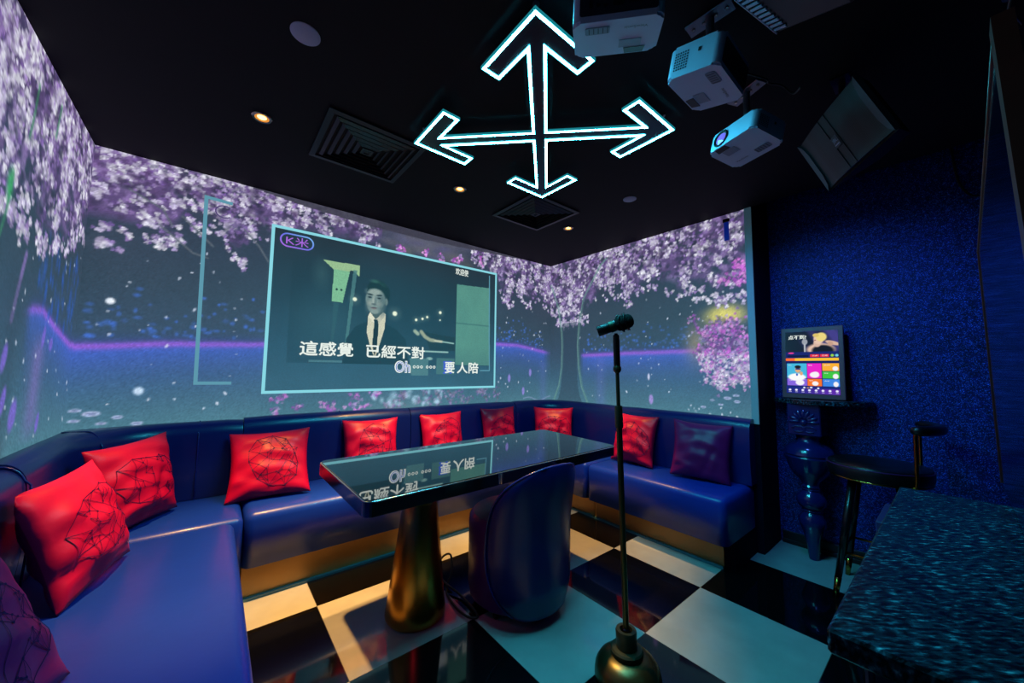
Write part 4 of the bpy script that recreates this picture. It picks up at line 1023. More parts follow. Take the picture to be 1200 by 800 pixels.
# singer in the banner: shoulders, raised arm, face, short pale hair, standing microphone
E_l(.68, .30, .26, .10, (214, 180, 160)); E_l(.90, .20, .14, .03, (206, 170, 150), ang=-0.35); E_l(.72, .32, .20, .09, (20, 22, 30)); E_l(.62, .20, .07, .06, (206, 172, 154))
E_l(.65, .13, .095, .085, (220, 188, 166)); E_l(.70, .10, .10, .07, (226, 204, 120)); E_l(.60, .07, .06, .03, (210, 184, 100)); E_l(.585, .15, .018, .008, (150, 90, 90))
E_l(.385, .17, .055, .05, (150, 154, 164)); R_(.37, .20, .40, .33, (170, 174, 182)); E_l(.86, .21, .05, .035, (190, 150, 130))
R_(0, .33, 1, .43, (24, 34, 104)); R_(.04, .385, .45, .415, (10, 16, 60)); R_(.48, .375, .65, .415, (224, 34, 60)); R_(.665, .375, .83, .415, (224, 34, 60)); E_l(.885, .395, .03, .02, (150, 210, 60)); E_l(.965, .395, .03, .02, (110, 200, 214)); E_l(.11, .35, .06, .012, (226, 60, 150))
R_(0, .435, .18, .478, (240, 104, 40)); R_(.18, .435, 1, .478, (238, 184, 40))
R_(.02, .52, .405, .755, (66, 176, 214)); R_(.415, .52, .685, .755, (224, 30, 190)); R_(.695, .52, .995, .635, (240, 168, 44)); R_(.695, .645, .995, .755, (60, 190, 60)); R_(.02, .765, .405, .875, (130, 96, 214)); R_(.415, .765, .685, .875, (236, 110, 30)); R_(.695, .765, .995, .875, (60, 130, 220))
# man in white with sunglasses on the blue tile
E_l(.21, .74, .17, .06, (240, 240, 240)); R_(.05, .73, .38, .755, (240, 240, 240)); E_l(.235, .62, .055, .05, (214, 160, 120)); E_l(.235, .575, .06, .025, (26, 20, 24)); R_(.19, .60, .285, .622, (24, 50, 120)); E_l(.30, .68, .03, .03, (214, 160, 120)); E_l(.215, .70, .02, .02, (40, 90, 190))
for u, v, ru, rv in ((.55, .70, .09, .045), (.57, .68, .06, .03), (.93, .60, .05, .035), (.93, .72, .05, .04), (.27, .825, .085, .045), (.56, .835, .06, .035), (.93, .84, .045, .04)): E_l(u, v, ru, rv, (236, 232, 236))
R_(0, .885, 1, 1, (24, 36, 120)); c.mix(((c.Z / SH) < .085) * np.clip(c.U / SW * 1.2, 0, 1) * 0.85, (100, 40, 170))
for k in range(8): E_l(.07 + k * .125, .945, .026, .016, (226, 224, 244)); R_(.045 + k * .125, .972, .10 + k * .125, .982, (200, 196, 230), 0.8)
E_l(.35, .905, .022, .013, (226, 226, 240)); R_(.40, .90, .44, .91, (226, 170, 60)); E_l(.48, .90, .026, .012, (226, 226, 240)); E_l(.61, .91, .022, .013, (226, 226, 240))
def scr(U, Z): return np.stack([U + ox, Z + oy, U * 0 + 0.0012], -1)
c.mesh('display', scr, M_disp, ts)
MS = Matrix.Translation((ox, oy, 0.0022))
def stext(name, body, u0, v0, u1, v1, off=0.0): text_fit(name, body, MS, u0 * SW, u1 * SW, (1 - v1) * SH, (1 - v0) * SH, M_text, ts, off)
stext('banner_title', '点不到?', .06, .055, .42, .125, 0.02)
stext('tile_caption', '排行', .05, .54, .11, .556); stext('tile_caption', '歌名', .44, .54, .51, .556); stext('tile_caption', '语种', .72, .54, .84, .556); stext('tile_caption', '歌星', .73, .665, .80, .681); stext('tile_caption', '分类', .06, .785, .12, .80); stext('tile_caption', '电影', .45, .785, .52, .80); stext('tile_caption', '新歌', .73, .785, .82, .80)
stext('button_text', '已点', .52, .385, .62, .405); stext('button_text', '已唱', .70, .385, .80, .405)

# ------------------------------------------------------------------ bar stool
st = root('bar_stool', 'black round bar stool with brass fittings between console and stone counter', 'bar stool', (-0.05, -2.70, 0))
lathe('seat', [(0, 0.675), (0.20, 0.675), (0.218, 0.685), (0.224, 0.705), (0.224, 0.735), (0.216, 0.752), (0.20, 0.759), (0.10, 0.765), (0, 0.766)], M_blackseat, st, n=48)
tube('seat_piping', [(0.222 * math.cos(a), 0.222 * math.sin(a), 0.742) for a in [2 * PI * k / 48 for k in range(48)]], 0.004, pmat('plum_piping', S(90, 30, 80), 0.3), st, 6, closed=True)
tube('seat_band', [(0.214 * math.cos(a), 0.214 * math.sin(a), 0.676) for a in [2 * PI * k / 48 for k in range(48)]], 0.005, M_gold, st, 6, closed=True)
for a in (45, 135, 225, 315):
    cx_, sx_ = math.cos(math.radians(a)), math.sin(math.radians(a))
    top = Vector((0.13 * cx_, 0.13 * sx_, 0.68)); ft = Vector((0.262 * cx_, 0.262 * sx_, 0.0)); mid = ft + (top - ft) * 0.16
    lg_ = tube('leg', [mid, top], [0.016, 0.021], M_blackwood, st, 14)
    tube('leg_ferrule', [ft, mid], [0.012, 0.0162], M_gold, lg_, 14)
zf = 0.25; k_ = 0.262 - (0.262 - 0.13) * zf / 0.68
q4 = [(k_ * math.cos(math.radians(a)), k_ * math.sin(math.radians(a)), zf) for a in (45, 135, 225, 315)]
bm = bm_new()
for a, b in zip(q4, q4[1:] + q4[:1]): add_tube(bm, [a, b], 0.007, 8)
obj('foot_rail', bm, M_gold, st, smooth=True)
for s in (-1, 1):
    q = Vector((s * 0.157, -0.157, 0)); n_ = q.normalized()
    tube('back_post', spline([q * 0.93 + Vector((0, 0, 0.672)), q + n_ * 0.004 + Vector((0, 0, 0.70)), q + n_ * 0.012 + Vector((0, 0, 0.86)), q + n_ * 0.014 + Vector((0, 0, 0.94)), q + n_ * 0.018 + Vector((0, 0, 0.965)), q + n_ * 0.03 + Vector((0, 0, 0.975))], 6), 0.0085, M_gold, st, 10)
pts = [(0.252 * math.sin(a), -0.252 * math.cos(a), 0.978) for a in [math.radians(-50 + 100 * k / 16) for k in range(17)]]
tube('back_pad', pts, [0.017] + [0.026] * 15 + [0.017], M_blackseat, st, 14)

# ------------------------------------------------------------------ stone counter and the things around it
ct = root('bar_counter', 'bar counter topped with speckled dark green granite in the lower right corner', 'counter', (-1.81, -3.2, 0))
box('granite_top', (-2.345, -3.62, 0.865), (-1.285, -2.882, 0.90), M_granite, ct, 0.004, 1, world=True)
M_ctr = pmat('navy_counter_panel', S(14, 20, 58), 0.35, spec=0.4, noise=(4, 0.1))
bm = bm_new(); add_box(bm, (-2.30, -3.58, 0.06), (-1.33, -2.925, 0.865)); add_box(bm, (-2.29, -3.57, 0.0), (-1.34, -2.945, 0.06)); obj('cabinet_body', bm, M_ctr, ct, True)
for x0, x1 in ((-2.285, -1.82), (-1.81, -1.345)):
    d_ = box('panel', (x0, -2.925, 0.09), (x1, -2.912, 0.84), M_ctr, ct, 0.004, 1, world=True)
bx = root('storage_box', 'pale-edged navy box standing on the floor just behind the granite counter', 'box', (-0.87, -2.93, 0))
box('box_body', (-1.03, -3.06, 0), (-0.72, -2.79, 0.70), pmat('navy_card', S(30, 40, 96), 0.6), bx, 0.004, 1, world=True)
gp = root('glass_panel', 'dark glass panel in a thin reddish frame rising beside the granite counter', 'glass panel', (-1.5, -3.10, 0.902))
M_pane = pmat('dark_blue_glass', S(6, 12, 34), 0.08, spec=0.8, noise=(14, 0.4))
M_rose = pmat('rosewood_frame', S(96, 40, 34), 0.35, noise=(12, 0.2))
GY = -3.10
Q = [(-1.961, 1.907), (-0.75, 1.755), (-0.95, 0.903), (-2.33, 0.903)]
bm = bm_new(); a = [bm.verts.new((x, GY, z)) for x, z in Q]; b = [bm.verts.new((x, GY - 0.008, z)) for x, z in Q]
bm.faces.new(a); bm.faces.new(list(reversed(b)))
for k in range(4): bm.faces.new((a[k], b[k], b[(k + 1) % 4], a[(k + 1) % 4]))
obj('pane', bm, M_pane, gp, True)
tube('frame_rim', [(Q[0][0], GY, Q[0][1]), (Q[1][0], GY, Q[1][1]), (Q[2][0], GY, Q[2][1])], 0.0035, M_rose, gp, 8, world=True)
bm = bm_new()
P4 = [(-1.961, 1.907), (-2.33, 0.903), (-2.375, 0.903), (-2.005, 1.915)]
a = [bm.verts.new((x, GY + 0.006, z)) for x, z in P4]; b = [bm.verts.new((x, GY - 0.02, z)) for x, z in P4]
bm.faces.new(a); bm.faces.new(list(reversed(b)))
for k in range(4): bm.faces.new((a[k], b[k], b[(k + 1) % 4], a[(k + 1) % 4]))
obj('frame_post', bm, M_rose, gp, True)
tag(tube('hanging_cable', spline([(0.285, -3.06, 2.82), (0.285, -3.07, 2.62), (0.28, -3.085, 2.42), (0.26, -3.115, 2.32), (0.20, -3.15, 2.27), (0.1, -3.19, 2.25)], 8), 0.006, M_cable),
    'thin black cable hanging in a curve down the blue glitter wall, top right', 'cable')
tg = root('hanging_tag', 'narrow blue tag hanging near the top of the right wall projection', 'tag', (-0.008, -1.936, 2.38))
bm = bm_new(); add_box(bm, (-0.006, -0.018, -0.085), (0.0, 0.018, 0.07), 0.003, 1); obj('strip', bm, pmat('blue_ribbon', S(24, 60, 190), 0.5, emit=S(16, 48, 170), estr=0.25), tg)
bm = bm_new(); add_box(bm, (-0.010, -0.024, 0.062), (0.001, 0.024, 0.09), 0.003, 1); obj('clip', bm, M_blackpl, tg)

# ------------------------------------------------------------------ ceiling fittings
def lamp(label, x, y, power, beam=52):
    r = root('ceiling_downlight', label, 'ceiling light', (x, y, H), group='warm ceiling downlights')
    lathe('trim_ring', [(0.026, -0.0005), (0.042, -0.0005), (0.044, -0.004), (0.040, -0.008), (0.030, -0.006), (0.026, -0.003), (0.026, -0.0005)], M_chrome, r, n=32)
    lathe('lens', [(0, -0.004), (0.018, -0.004), (0.020, -0.002), (0.020, -0.0006), (0, -0.0006)], M_warm, r, n=24)
    lathe('reflector', [(0.0205, -0.0006), (0.0255, -0.0006), (0.0305, -0.0062), (0.0215, -0.0035), (0.0205, -0.0006)], M_warm2, r, n=32)
    L = bpy.data.lights.new('warm_spot', 'SPOT'); L.energy = power; L.color = (1.0, 0.52, 0.14); L.spot_size = math.radians(beam); L.spot_blend = 0.75; L.shadow_soft_size = 0.025
    o = bpy.data.objects.new('warm_spot', L); COL.objects.link(o); o.parent = r; o.location = (0, 0, -0.02)
lamp('lit warm downlight above the left sofa, nearest the camera', -2.942, -0.893, 380)
lamp('lit warm downlight between the two square ceiling vents', -1.813, -0.915, 420, 68)
lamp('lit warm downlight near the far right corner of the ceiling', -0.729, -0.936, 290, 52)
for lb, x, y, r_ in (('larger round pale ceiling cover above the left sofa', -2.863, -1.547, 0.05), ('small round pale ceiling cover right of the arrow sign', -0.80, -1.589, 0.046)):
    r = root('ceiling_cover', lb, 'ceiling cover', (x, y, H), group='round pale ceiling covers')
    lathe('disc', [(0, -0.006), (r_ - 0.006, -0.006), (r_, -0.003), (r_, -0.0005), (0, -0.0005)], M_whitepl, r, n=40)
def vent(label, x, y, s):
    r = root('ceiling_vent', label, 'ceiling vent', (x, y, H), group='square black ceiling vents')
    box('backing', (-s + 0.02, -s + 0.02, -0.004), (s - 0.02, s - 0.02, -0.0006), M_ventb, r)
    def ringm(name, a, w, z0, z1):
        bm = bm_new()
        o_ = [(-a, -a), (a, -a), (a, a), (-a, a)]; i_ = [(p * (a - w) / a, q * (a - w) / a) for p, q in o_]
        vo0 = [bm.verts.new((p, q, z0)) for p, q in o_]; vi0 = [bm.verts.new((p, q, z1)) for p, q in i_]
        vo1 = [bm.verts.new((p, q, z0 + 0.006)) for p, q in o_]; vi1 = [bm.verts.new((p, q, z1 + 0.006)) for p, q in i_]
        for k in range(4):
            j = (k + 1) % 4
            bm.faces.new((vo0[k], vo0[j], vi0[j], vi0[k])); bm.faces.new((vo1[j], vo1[k], vi1[k], vi1[j])); bm.faces.new((vo0[j], vo0[k], vo1[k], vo1[j])); bm.faces.new((vi0[k], vi0[j], vi1[j], vi1[k]))
        obj(name, bm, M_ventf, r)
    ringm('frame', s, 0.028, -0.012, -0.014)
    for k in range(6): ringm('louver_ring', s - 0.045 - k * 0.035, 0.016, -0.010, -0.020)
    box('centre_plate', (-0.03, -0.03, -0.016), (0.03, 0.03, -0.010), M_ventf, r)
vent('square black ceiling vent left of the arrow sign', -2.452, -0.955, 0.25)
vent('square black ceiling vent beyond the arrow sign, near the far corner', -1.157, -0.975, 0.245)

# four-way arrow light sign
sg = root('arrow_sign', 'hanging light sign of four crossed arrows outlined in white-cyan neon under the ceiling', 'neon sign', (-1.861, -1.762, 2.43))
a_, l_, b_, c_ = 0.457, 0.303, 0.083, 0.050
one = [(c_, 0), (a_ - b_, a_ - b_ - c_), (a_ - b_, a_ - l_), (a_, a_ - l_), (a_, a_), (a_ - l_, a_), (a_ - l_, a_ - b_), (a_ - b_ - c_, a_ - b_)]
poly = []
for k in range(4):
    ca, sa = (1, 0, -1, 0)[k], (0, 1, 0, -1)[k]
    poly += [(x * ca - y * sa, x * sa + y * ca) for x, y in one]
def offset(poly, d):
    out = []; n = len(poly)
    for i in range(n):
        p0, p1, p2 = (Vector((*poly[j % n], 0)) for j in (i - 1, i, i + 1))
        d1 = (p1 - p0).normalized(); d2 = (p2 - p1).normalized()
        n1 = Vector((-d1.y, d1.x, 0)); n2 = Vector((-d2.y, d2.x, 0)); m = (n1 + n2).normalized(); k = d / max(0.4, m.dot(n1))
        out.append((p1.x + m.x * k, p1.y + m.y * k))
    return out
inn = offset(poly, 0.0108)
from mathutils.geometry import tessellate_polygon
tris = tessellate_polygon([[Vector((x, y, 0)) for x, y in poly]]); np_ = len(poly)
raw('face_panel', [(x, y, 0.002) for x, y in poly] + [(x, y, 0.016) for x, y in poly], [tuple(t) for t in tris] + [tuple(np_ + k for k in reversed(t)) for t in tris] + [(k, (k + 1) % np_, np_ + (k + 1) % np_, np_ + k) for k in range(np_)], M_signface, sg)
def strip(name, A, B, za, zb, mat):
    bm = bm_new(); va = [bm.verts.new((x, y, za)) for x, y in A]; vb = [bm.verts.new((x, y, zb)) for x, y in B]; n = len(A)
    for k in range(n): bm.faces.new((va[k], va[(k + 1) % n], vb[(k + 1) % n], vb[k]))
    return obj(name, bm, mat, sg)
strip('neon_outline', poly, inn, 0.0, 0.0, M_neon)
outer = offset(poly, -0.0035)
strip('halo_edge', outer, outer, -0.001, 0.012, M_neonhalo)  # dim emissive strip stands in for the cyan halo round the neon
for x, y in ((0.42, 0.42), (-0.42, 0.42), (-0.42, -0.42), (0.42, -0.42)):
    lathe('hanger', [(0, 0.016), (0.010, 0.016), (0.010, 0.020), (0.0025, 0.022), (0.0025, 0.072), (0.012, 0.074), (0.012, 0.0785), (0, 0.0785)], M_steel, sg, (x, y, 0), 12)

# projectors: local x along the first lower edge, y to the back, z up; the lower face is at z = 0
def scaled(p, k, cam=Vector((-3.056, -3.022, 1.268))): return cam + (Vector(p) - cam) * k
def ell_prism(bm, x0, y0, x1, y1, r, z0, z1): return add_prism(bm, rrect(x0, y0, x1, y1, r, 5), z0, z1)
def projector(label, pos, X, Y, w, d, h, front, lens=True):
    """front: which side carries the lens ('-y', '+y', '-x')"""
    M3 = frame_M((0, 0, 0), X, Y).to_3x3()
    r = root('projector', label, 'projector', tuple(pos), M3, group='ceiling projectors')
    bm = bm_new(); add_prism(bm, rrect(-w / 2, -d / 2, w / 2, d / 2, 0.022, 6), 0.0, h)
    bmesh.ops.bevel(bm, geom=[e for e in bm.edges if abs(e.verts[0].co.z - e.verts[1].co.z) < 1e-6], offset=0.006, segments=2, affect='EDGES')
    obj('shell', bm, M_projw, r)
    # generic local frame of each side: u along, n outward
    side = {'-y': (Vector((1, 0, 0)), Vector((0, -1, 0)), w, d), '+y': (Vector((-1, 0, 0)), Vector((0, 1, 0)), w, d), '-x': (Vector((0, -1, 0)), Vector((-1, 0, 0)), d, w), '+x': (Vector((0, 1, 0)), Vector((1, 0, 0)), d, w)}
    opp = {'-y': '+y', '+y': '-y', '-x': '+x', '+x': '-x'}
    def SM(s, e=0.0):
        u, n, wu, dn = side[s]; return frame_M(n * (dn / 2 + e) + Vector((0, 0, h / 2)), u, Vector((0, 0, 1))), wu
    # lens
    M, wu = SM(front)
    lx = -wu * 0.22
    lathe('lens_ring', [(0.024, -0.004), (0.036, -0.004), (0.037, 0.004), (0.033, 0.007), (0.027, 0.003), (0.024, -0.004)], M_blackpl, r, n=32, M=M @ Matrix.Translation((lx, 0.0, 0)))
    lathe('lens', [(0, 0.0), (0.026, 0.0), (0.024, 0.004), (0.014, 0.008), (0, 0.009)], M_lens if lens else M_blackpl, r, n=24, M=M @ Matrix.Translation((lx, 0.0, -0.002)))
    # socket panel on the back
    M, wu = SM(opp[front], 0.0008); bm = bm_new(); add_prism(bm, rrect(-wu * 0.42, -h * 0.36, wu * 0.42, h * 0.36, 0.006, 4), 0, 0.0012, M); pp = obj('socket_panel', bm, M_projd, r)
    for k, (px, py, sw, sh) in enumerate(((-0.30, -0.10, 0.008, 0.018), (-0.22, -0.12, 0.010, 0.010), (-0.14, -0.14, 0.010, 0.006), (0.0, -0.12, 0.03, 0.013), (0.17, -0.10, 0.03, 0.013), (0.33, -0.08, 0.03, 0.013), (-0.02, 0.18, 0.03, 0.013), (0.30, 0.2, 0.018, 0.018))):
        bm = bm_new(); add_prism(bm, rrect(px * wu - sw / 2, py * h * 1.2 - sh / 2, px * wu + sw / 2, py * h * 1.2 + sh / 2, min(sw, sh) * 0.45, 4), 0.0012, 0.0024, M); obj('socket', bm, M_port, pp)
    # side vent slots
    for s in ([x for x in side if x not in (front, opp[front])]):
        M, wu = SM(s, 0.0006); bm = bm_new()
        for i in range(6):
            for j in range(7): add_prism(bm, rrect(-wu * 0.36 + i * 0.008, -h * 0.28 + j * h * 0.085, -wu * 0.36 + i * 0.008 + 0.005, -h * 0.28 + j * h * 0.085 + h * 0.05, 0.002, 2), 0, 0.0008, M)
        obj('vent_slots', bm, M_projd, r)
        bm = bm_new(); add_box(bm, (wu * 0.08, h * 0.10, 0), (wu * 0.13, h * 0.22, 0.001), M=M); obj('sensor_window', bm, M_port, r)
    # underside: battery/serial plate, focus recess, lettering (frame: reading left is +x of this frame, seen from below)
    u, n, wu, dn = side[opp[front]]
    MB = frame_M((0, 0, -0.0006), -u, -n)          # seen from below, text reads towards -u, up towards the lens
    bm = bm_new(); add_prism(bm, rrect(0.08 * wu, -0.36 * dn, 0.36 * wu, -0.18 * dn, 0.006, 4), 0, 0.001, MB); obj('speaker_grille', bm, pmat('grey_grille', S(112, 118, 140), 0.5), r)
    bm = bm_new()
    for k in range(5): add_box(bm, ((0.10 + k * 0.052) * wu, -0.34 * dn, 0.001), ((0.11 + k * 0.052) * wu, -0.20 * dn, 0.0015), M=MB)
    obj('grille_slits', bm, M_projd, r)
    text_fit('lettering', 'ViewSonic', MB @ Matrix.Translation((0, 0, 0.0004)), -0.34 * wu, -0.08 * wu, -0.30 * dn, -0.235 * dn, M_ink, r)
    bm = bm_new(); add_prism(bm, [(-0.36 * wu, 0.30 * dn), (-0.10 * wu, 0.30 * dn), (-0.12 * wu, 0.47 * dn), (-0.34 * wu, 0.47 * dn)], 0, 0.001, MB); obj('focus_recess', bm, M_port, r)
    bm = bm_new(); add_prism(bm, [(-0.30 * wu, 0.06 * dn), (-0.04 * wu, 0.06 * dn), (-0.04 * wu, 0.28 * dn), (-0.30 * wu, 0.28 * dn)], 0, 0.0006, MB); obj('foot_plate', bm, pmat('grey_plate', S(132, 138, 160), 0.5), r)
    # bracket to the ceiling (vertical in the room)
    Mw = Matrix.Translation(Vector(pos)) @ M3.to_4x4()
    c0 = Mw @ Vector((0, 0, h)); bm = bm_new(); ctop = Vector((c0.x, c0.y, H - 0.001))
    if ctop.z - c0.z > 0.02:
        add_tube(bm, [c0 - Vector((0, 0, 0.01)), ctop], 0.014, 12)
        ang = math.atan2(M3[1][0], M3[0][0]); RZ = Matrix.Translation((c0.x, c0.y, 0)) @ Matrix.Rotation(ang, 4, 'Z')
        add_box(bm, (-0.075, -0.03, H - 0.006), (0.075, 0.03, H - 0.001), 0.002, 1, M=RZ)
        add_box(bm, (-0.055, -0.02, c0.z - Vector(pos).z * 0 - 0.012), (0.055, 0.02, c0.z + 0.02), 0.002, 1, M=RZ)
        obj('ceiling_bracket', bm, M_steel, r, True)
        for s in (-0.055, -0.02, 0.02, 0.055):
            bm = bm_new(); add_lathe(bm, [(0, H - 0.0095), (0.006, H - 0.0095), (0.006, H - 0.006), (0, H - 0.006)], n=10, M=RZ @ Matrix.Translation((s, 0, 0)))
            obj('bracket_screw', bm, M_chrome, r, True)
    return r
M_lens = pmat('coated_lens', S(120, 90, 200), 0.05, spec=1.0, emit=S(150, 120, 230), estr=0.5)
k = 0.92
projector('grey projector cut off by the top edge, sockets facing the camera', scaled((-2.14, -2.399, 2.309), k), (0.626, -0.778, -0.054), (0.755, 0.587, 0.292), 0.26 * k, 0.19 * k, 0.105, '+y', False)
projector('grey projector above the small one, lens pointing at the back wall', scaled((-1.667, -2.47, 2.341), k), (0.026, -0.972, -0.233), (0.999, 0.021, 0.025), 0.19 * k, 0.26 * k, 0.10, '-x', False)
projector('lowest projector right of the arrow sign with a glowing round lens facing left', scaled((-1.116, -2.421, 2.355), 0.9), (-0.404, -0.913, -0.061), (0.896, -0.381, -0.229), 0.26 * 0.9, 0.19 * 0.9, 0.085, '-y', True)
PX_, PY_ = Vector((0.98, -0.2, 0.0)).normalized(), Vector((0.19, 0.92, 0.36))
PY_ = (PY_ - PX_ * PY_.dot(PX_)).normalized()
pd = root('projector', 'slatted corner of a projector at the top edge beside the grey one', 'projector', tuple(Vector((-1.81, -2.735, 2.28)) - PX_ * 0.02 - PY_ * 0.05), frame_M((0, 0, 0), PX_, PY_).to_3x3(), group='ceiling projectors')
box('shell', (-0.20, -0.14, 0), (0.02, 0.05, 0.10), M_blackpl, pd, 0.008, 2)
for q in range(10): box('vent_slat', (-0.190 + q * 0.020, 0.012, -0.005), (-0.180 + q * 0.020, 0.045, -0.0005), M_projw, pd, 0.001, 1)
box('vent_edge', (-0.195, 0.046, -0.005), (0.016, 0.0500, -0.0005), M_projw, pd, 0.001, 1)
cc_ = Vector((-1.86, -2.82, 0)); bm = bm_new(); add_box(bm, (cc_.x - 0.02, cc_.y - 0.02, 2.36), (cc_.x + 0.02, cc_.y + 0.02, H - 0.001)); obj('ceiling_bracket', bm, M_steel, pd, True)
tag(tube('projector_cable', spline([(-1.62, -2.50, 2.49), (-1.60, -2.56, 2.40), (-1.50, -2.62, 2.38), (-1.38, -2.60, 2.44), (-1.28, -2.62, 2.47), (-1.30, -2.66, 2.40), (-1.38, -2.70, 2.36)], 8), 0.0035, M_cable), 'thin dark cable looping behind the grey projector on the ceiling', 'cable')

# loudspeaker hung from the ceiling
ks = 0.83
SX, SY = Vector((-0.819, -0.572, 0.038)), Vector((0.214, -0.367, -0.906))
sp_pos = scaled((-0.654, -2.712, 2.459), ks)
M3 = frame_M((0, 0, 0), SX, SY).to_3x3()      # x long side, y short side downwards, z away from the room
sp = root('loudspeaker', 'black karaoke loudspeaker with metal grille hung tilted from the ceiling', 'speaker', tuple(sp_pos), M3)
w2, h2 = 0.25 * ks, 0.16 * ks
M_spk = pmat('black_cabinet_paint', S(7, 7, 9), 0.6, spec=0.2, noise=(30, 0.1))
cab = bm_new(); add_prism(cab, [(-w2 - 0.004, 0.004), (w2 + 0.004, 0.004), (w2 * 0.42, 0.13), (-w2 * 0.42, 0.13)], -h2, h2, Matrix(((1, 0, 0, 0), (0, 0, 1, 0), (0, 1, 0, 0), (0, 0, 0, 1))))
obj('cabinet', cab, M_spk, sp)
M_grille = bpy.data.materials.new('perforated_grille'); nt, p = nodes_of(M_grille)
tc = nt.nodes.new('ShaderNodeTexCoord'); vo = nt.nodes.new('ShaderNodeTexVoronoi'); vo.inputs['Scale'].default_value = 150; vo.inputs['Randomness'].default_value = 0.0
nt.links.new(tc.outputs['Object'], vo.inputs['Vector']); cr = nt.nodes.new('ShaderNodeValToRGB')
cr.color_ramp.elements[0].position = 0.30; cr.color_ramp.elements[0].color = S(6, 7, 9); cr.color_ramp.elements[1].position = 0.42; cr.color_ramp.elements[1].color = S(30, 35, 40)
nt.links.new(vo.outputs['Distance'], cr.inputs['Fac']); nt.links.new(cr.outputs['Color'], p.inputs['Base Color']); p.inputs['Roughness'].default_value = 0.5
gr = bm_new(); nx = 16; rows = []
for i in range(nx + 1):
    x = -w2 + 2 * w2 * i / nx; bow = -0.018 * (1 - (x / w2) ** 2)
    rows.append([gr.verts.new((x, -h2 + 0.008, bow)), gr.verts.new((x, h2 - 0.008, bow)), gr.verts.new((x, h2 - 0.008, 0.004)), gr.verts.new((x, -h2 + 0.008, 0.004))])
for A, B in zip(rows[:-1], rows[1:]):
    for j in range(4): gr.faces.new((A[j], A[(j + 1) % 4], B[(j + 1) % 4], B[j]))
gr.faces.new(rows[0]); gr.faces.new(list(reversed(rows[-1])))
obj('grille', gr, M_grille, sp)
for xx in (-0.022, 0.022):
    bm = bm_new(); add_box(bm, (xx - 0.0015, -h2 + 0.008, -0.0205), (xx + 0.0015, h2 - 0.008, -0.0175)); obj('grille_rib', bm, M_ventf, sp)
for s in (-1, 1):
    bm = bm_new(); pts = [(s * (w2 + 0.006), -h2), (s * (w2 + 0.006), h2), (s * (w2 - 0.012), h2 * 0.82), (s * (w2 - 0.022), h2 * 0.45), (s * (w2 - 0.022), -h2 * 0.45), (s * (w2 - 0.012), -h2 * 0.82)]
    add_prism(bm, pts, -0.010, 0.010); obj('side_cheek', bm, pmat('grey_cheek', S(52, 64, 72), 0.4), sp)
MBG = frame_M((0.0, 0.0, -0.0215), (-1, 0, 0), (0, 1, 0))
bm = bm_new(); add_box(bm, (-0.019, -0.025, -0.001), (0.019, 0.025, 0.001), 0.001, 1, M=frame_M((0, 0.0, -0.0215), (1, 0, 0), (0, 1, 0))); bdg = obj('badge', bm, pmat('badge_grey', S(58, 64, 72), 0.4), sp)
MBG = frame_M((0.0, 0.0, -0.0228), (0.0, -1.0, 0), (-1.0, 0.0, 0))
MBG = frame_M((0.0, 0.0, -0.0230), (1, 0, 0), (0, -1, 0))
text_fit('badge_letters', 'JBL', MBG, -0.014, 0.014, -0.006, 0.014, M_whitepl, bdg)
bm = bm_new(); add_box(bm, (-0.014, -0.016, 0), (0.014, -0.011, 0.0003), M=MBG); obj('badge_line', bm, M_whitepl, bdg)
Mw = Matrix.Translation(sp_pos) @ M3.to_4x4(); c0 = Mw @ Vector((0, -h2, 0.08))
bm = bm_new(); add_tube(bm, [c0, Vector((c0.x, c0.y, H - 0.001))], 0.012, 10); add_box(bm, (c0.x - 0.06, c0.y - 0.03, H - 0.006), (c0.x + 0.06, c0.y + 0.03, H - 0.001)); obj('ceiling_bracket', bm, M_blackmetal, sp, True)
hk = root('ceiling_hook', 'small pale wire hook on the ceiling in the top right corner', 'hook', (-1.02, -3.20, H))
tube('wire', spline([(-0.09, 0.0, -0.002), (-0.05, 0.005, -0.03), (0.02, -0.01, -0.05), (0.06, -0.03, -0.03), (0.0, -0.01, -0.02), (-0.06, 0.0, -0.03)], 6), 0.004, M_steel, hk, 8)
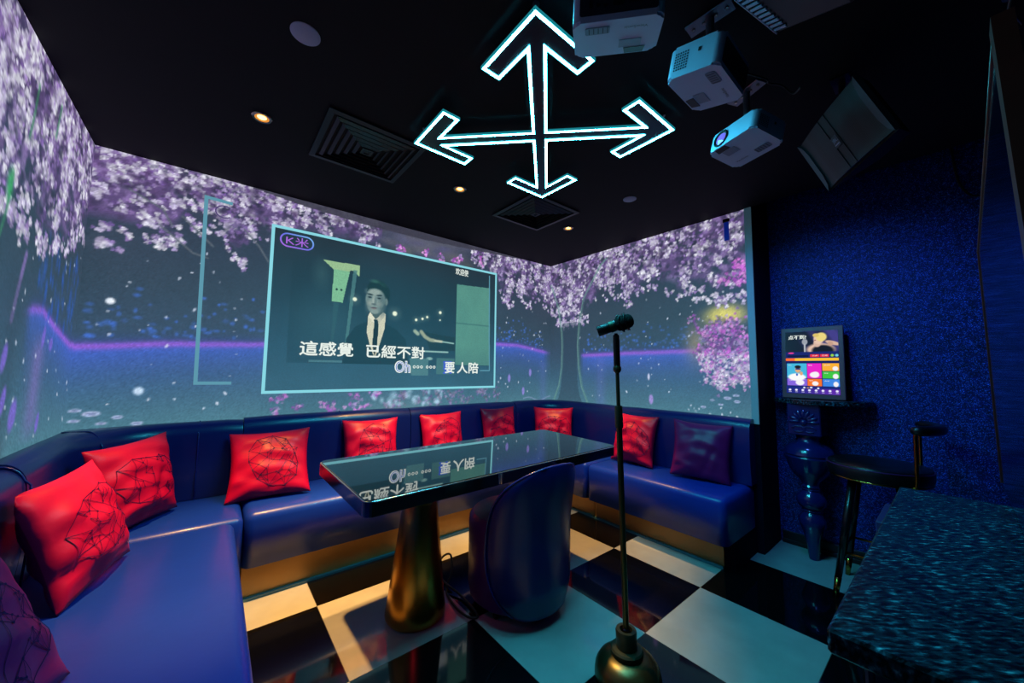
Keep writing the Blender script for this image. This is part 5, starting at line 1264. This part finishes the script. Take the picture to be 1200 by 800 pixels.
lathe('plate', [(0, -0.006), (0.02, -0.006), (0.02, -0.0006), (0, -0.0006)], M_steel, hk, (-0.09, 0, 0), 16)

# ------------------------------------------------------------------ lights
def light(name, kind, loc, energy, color, aim=None, size=0.1, **kw):
    L = bpy.data.lights.new(name, kind); L.energy = energy; L.color = color
    if kind == 'AREA': L.size = size
    else: L.shadow_soft_size = size
    for a, b in kw.items(): setattr(L, a, b)
    o = bpy.data.objects.new(name, L); COL.objects.link(o); o.location = loc
    if aim is not None: o.rotation_euler = (Vector(aim) - Vector(loc)).to_track_quat('-Z', 'Y').to_euler()
    return o
light('blue_wash', 'SPOT', (-0.75, -2.42, 2.42), 27, (0.08, 0.20, 1.0), (0.375, -2.62, 1.0), 0.05, spot_size=math.radians(100), spot_blend=0.95)  # unseen spot added to brighten the blue glitter wall
light('magenta_wash', 'SPOT', (-3.25, -3.0, 2.42), 16, (1.0, 0.06, 0.5), (-1.97, -1.36, 0.36), 0.05, spot_size=math.radians(17), spot_blend=0.9)
W = bpy.data.worlds.new('night'); SC.world = W; W.use_nodes = True
W.node_tree.nodes['Background'].inputs['Color'].default_value = (0.05, 0.12, 0.5, 1); W.node_tree.nodes['Background'].inputs['Strength'].default_value = 0.02

# ------------------------------------------------------------------ camera
cam = bpy.data.cameras.new('camera'); co = bpy.data.objects.new('camera', cam); COL.objects.link(co); SC.camera = co
cam.sensor_fit = 'HORIZONTAL'; cam.sensor_width = 36.0; cam.lens = 425.79 / 1200 * 36.0; cam.clip_start = 0.02
r = Vector((0.77339421, -0.63381436, 0.01186422)); u = Vector((-0.0584682, -0.05268348, 0.99689815)); w = Vector((0.63122331, 0.77168893, 0.07780309))
Mc = Matrix((r, u, -w)).transposed().to_4x4(); Mc.translation = Vector((-3.056, -3.022, 1.268)); co.matrix_world = Mc

SC.view_settings.view_transform = 'Standard'; SC.view_settings.look = 'None'; SC.view_settings.exposure = 0.0; SC.view_settings.gamma = 1.0
SC.cycles.use_denoising = True; SC.cycles.max_bounces = 8; SC.cycles.sample_clamp_indirect = 4.0; SC.cycles.caustics_reflective = False
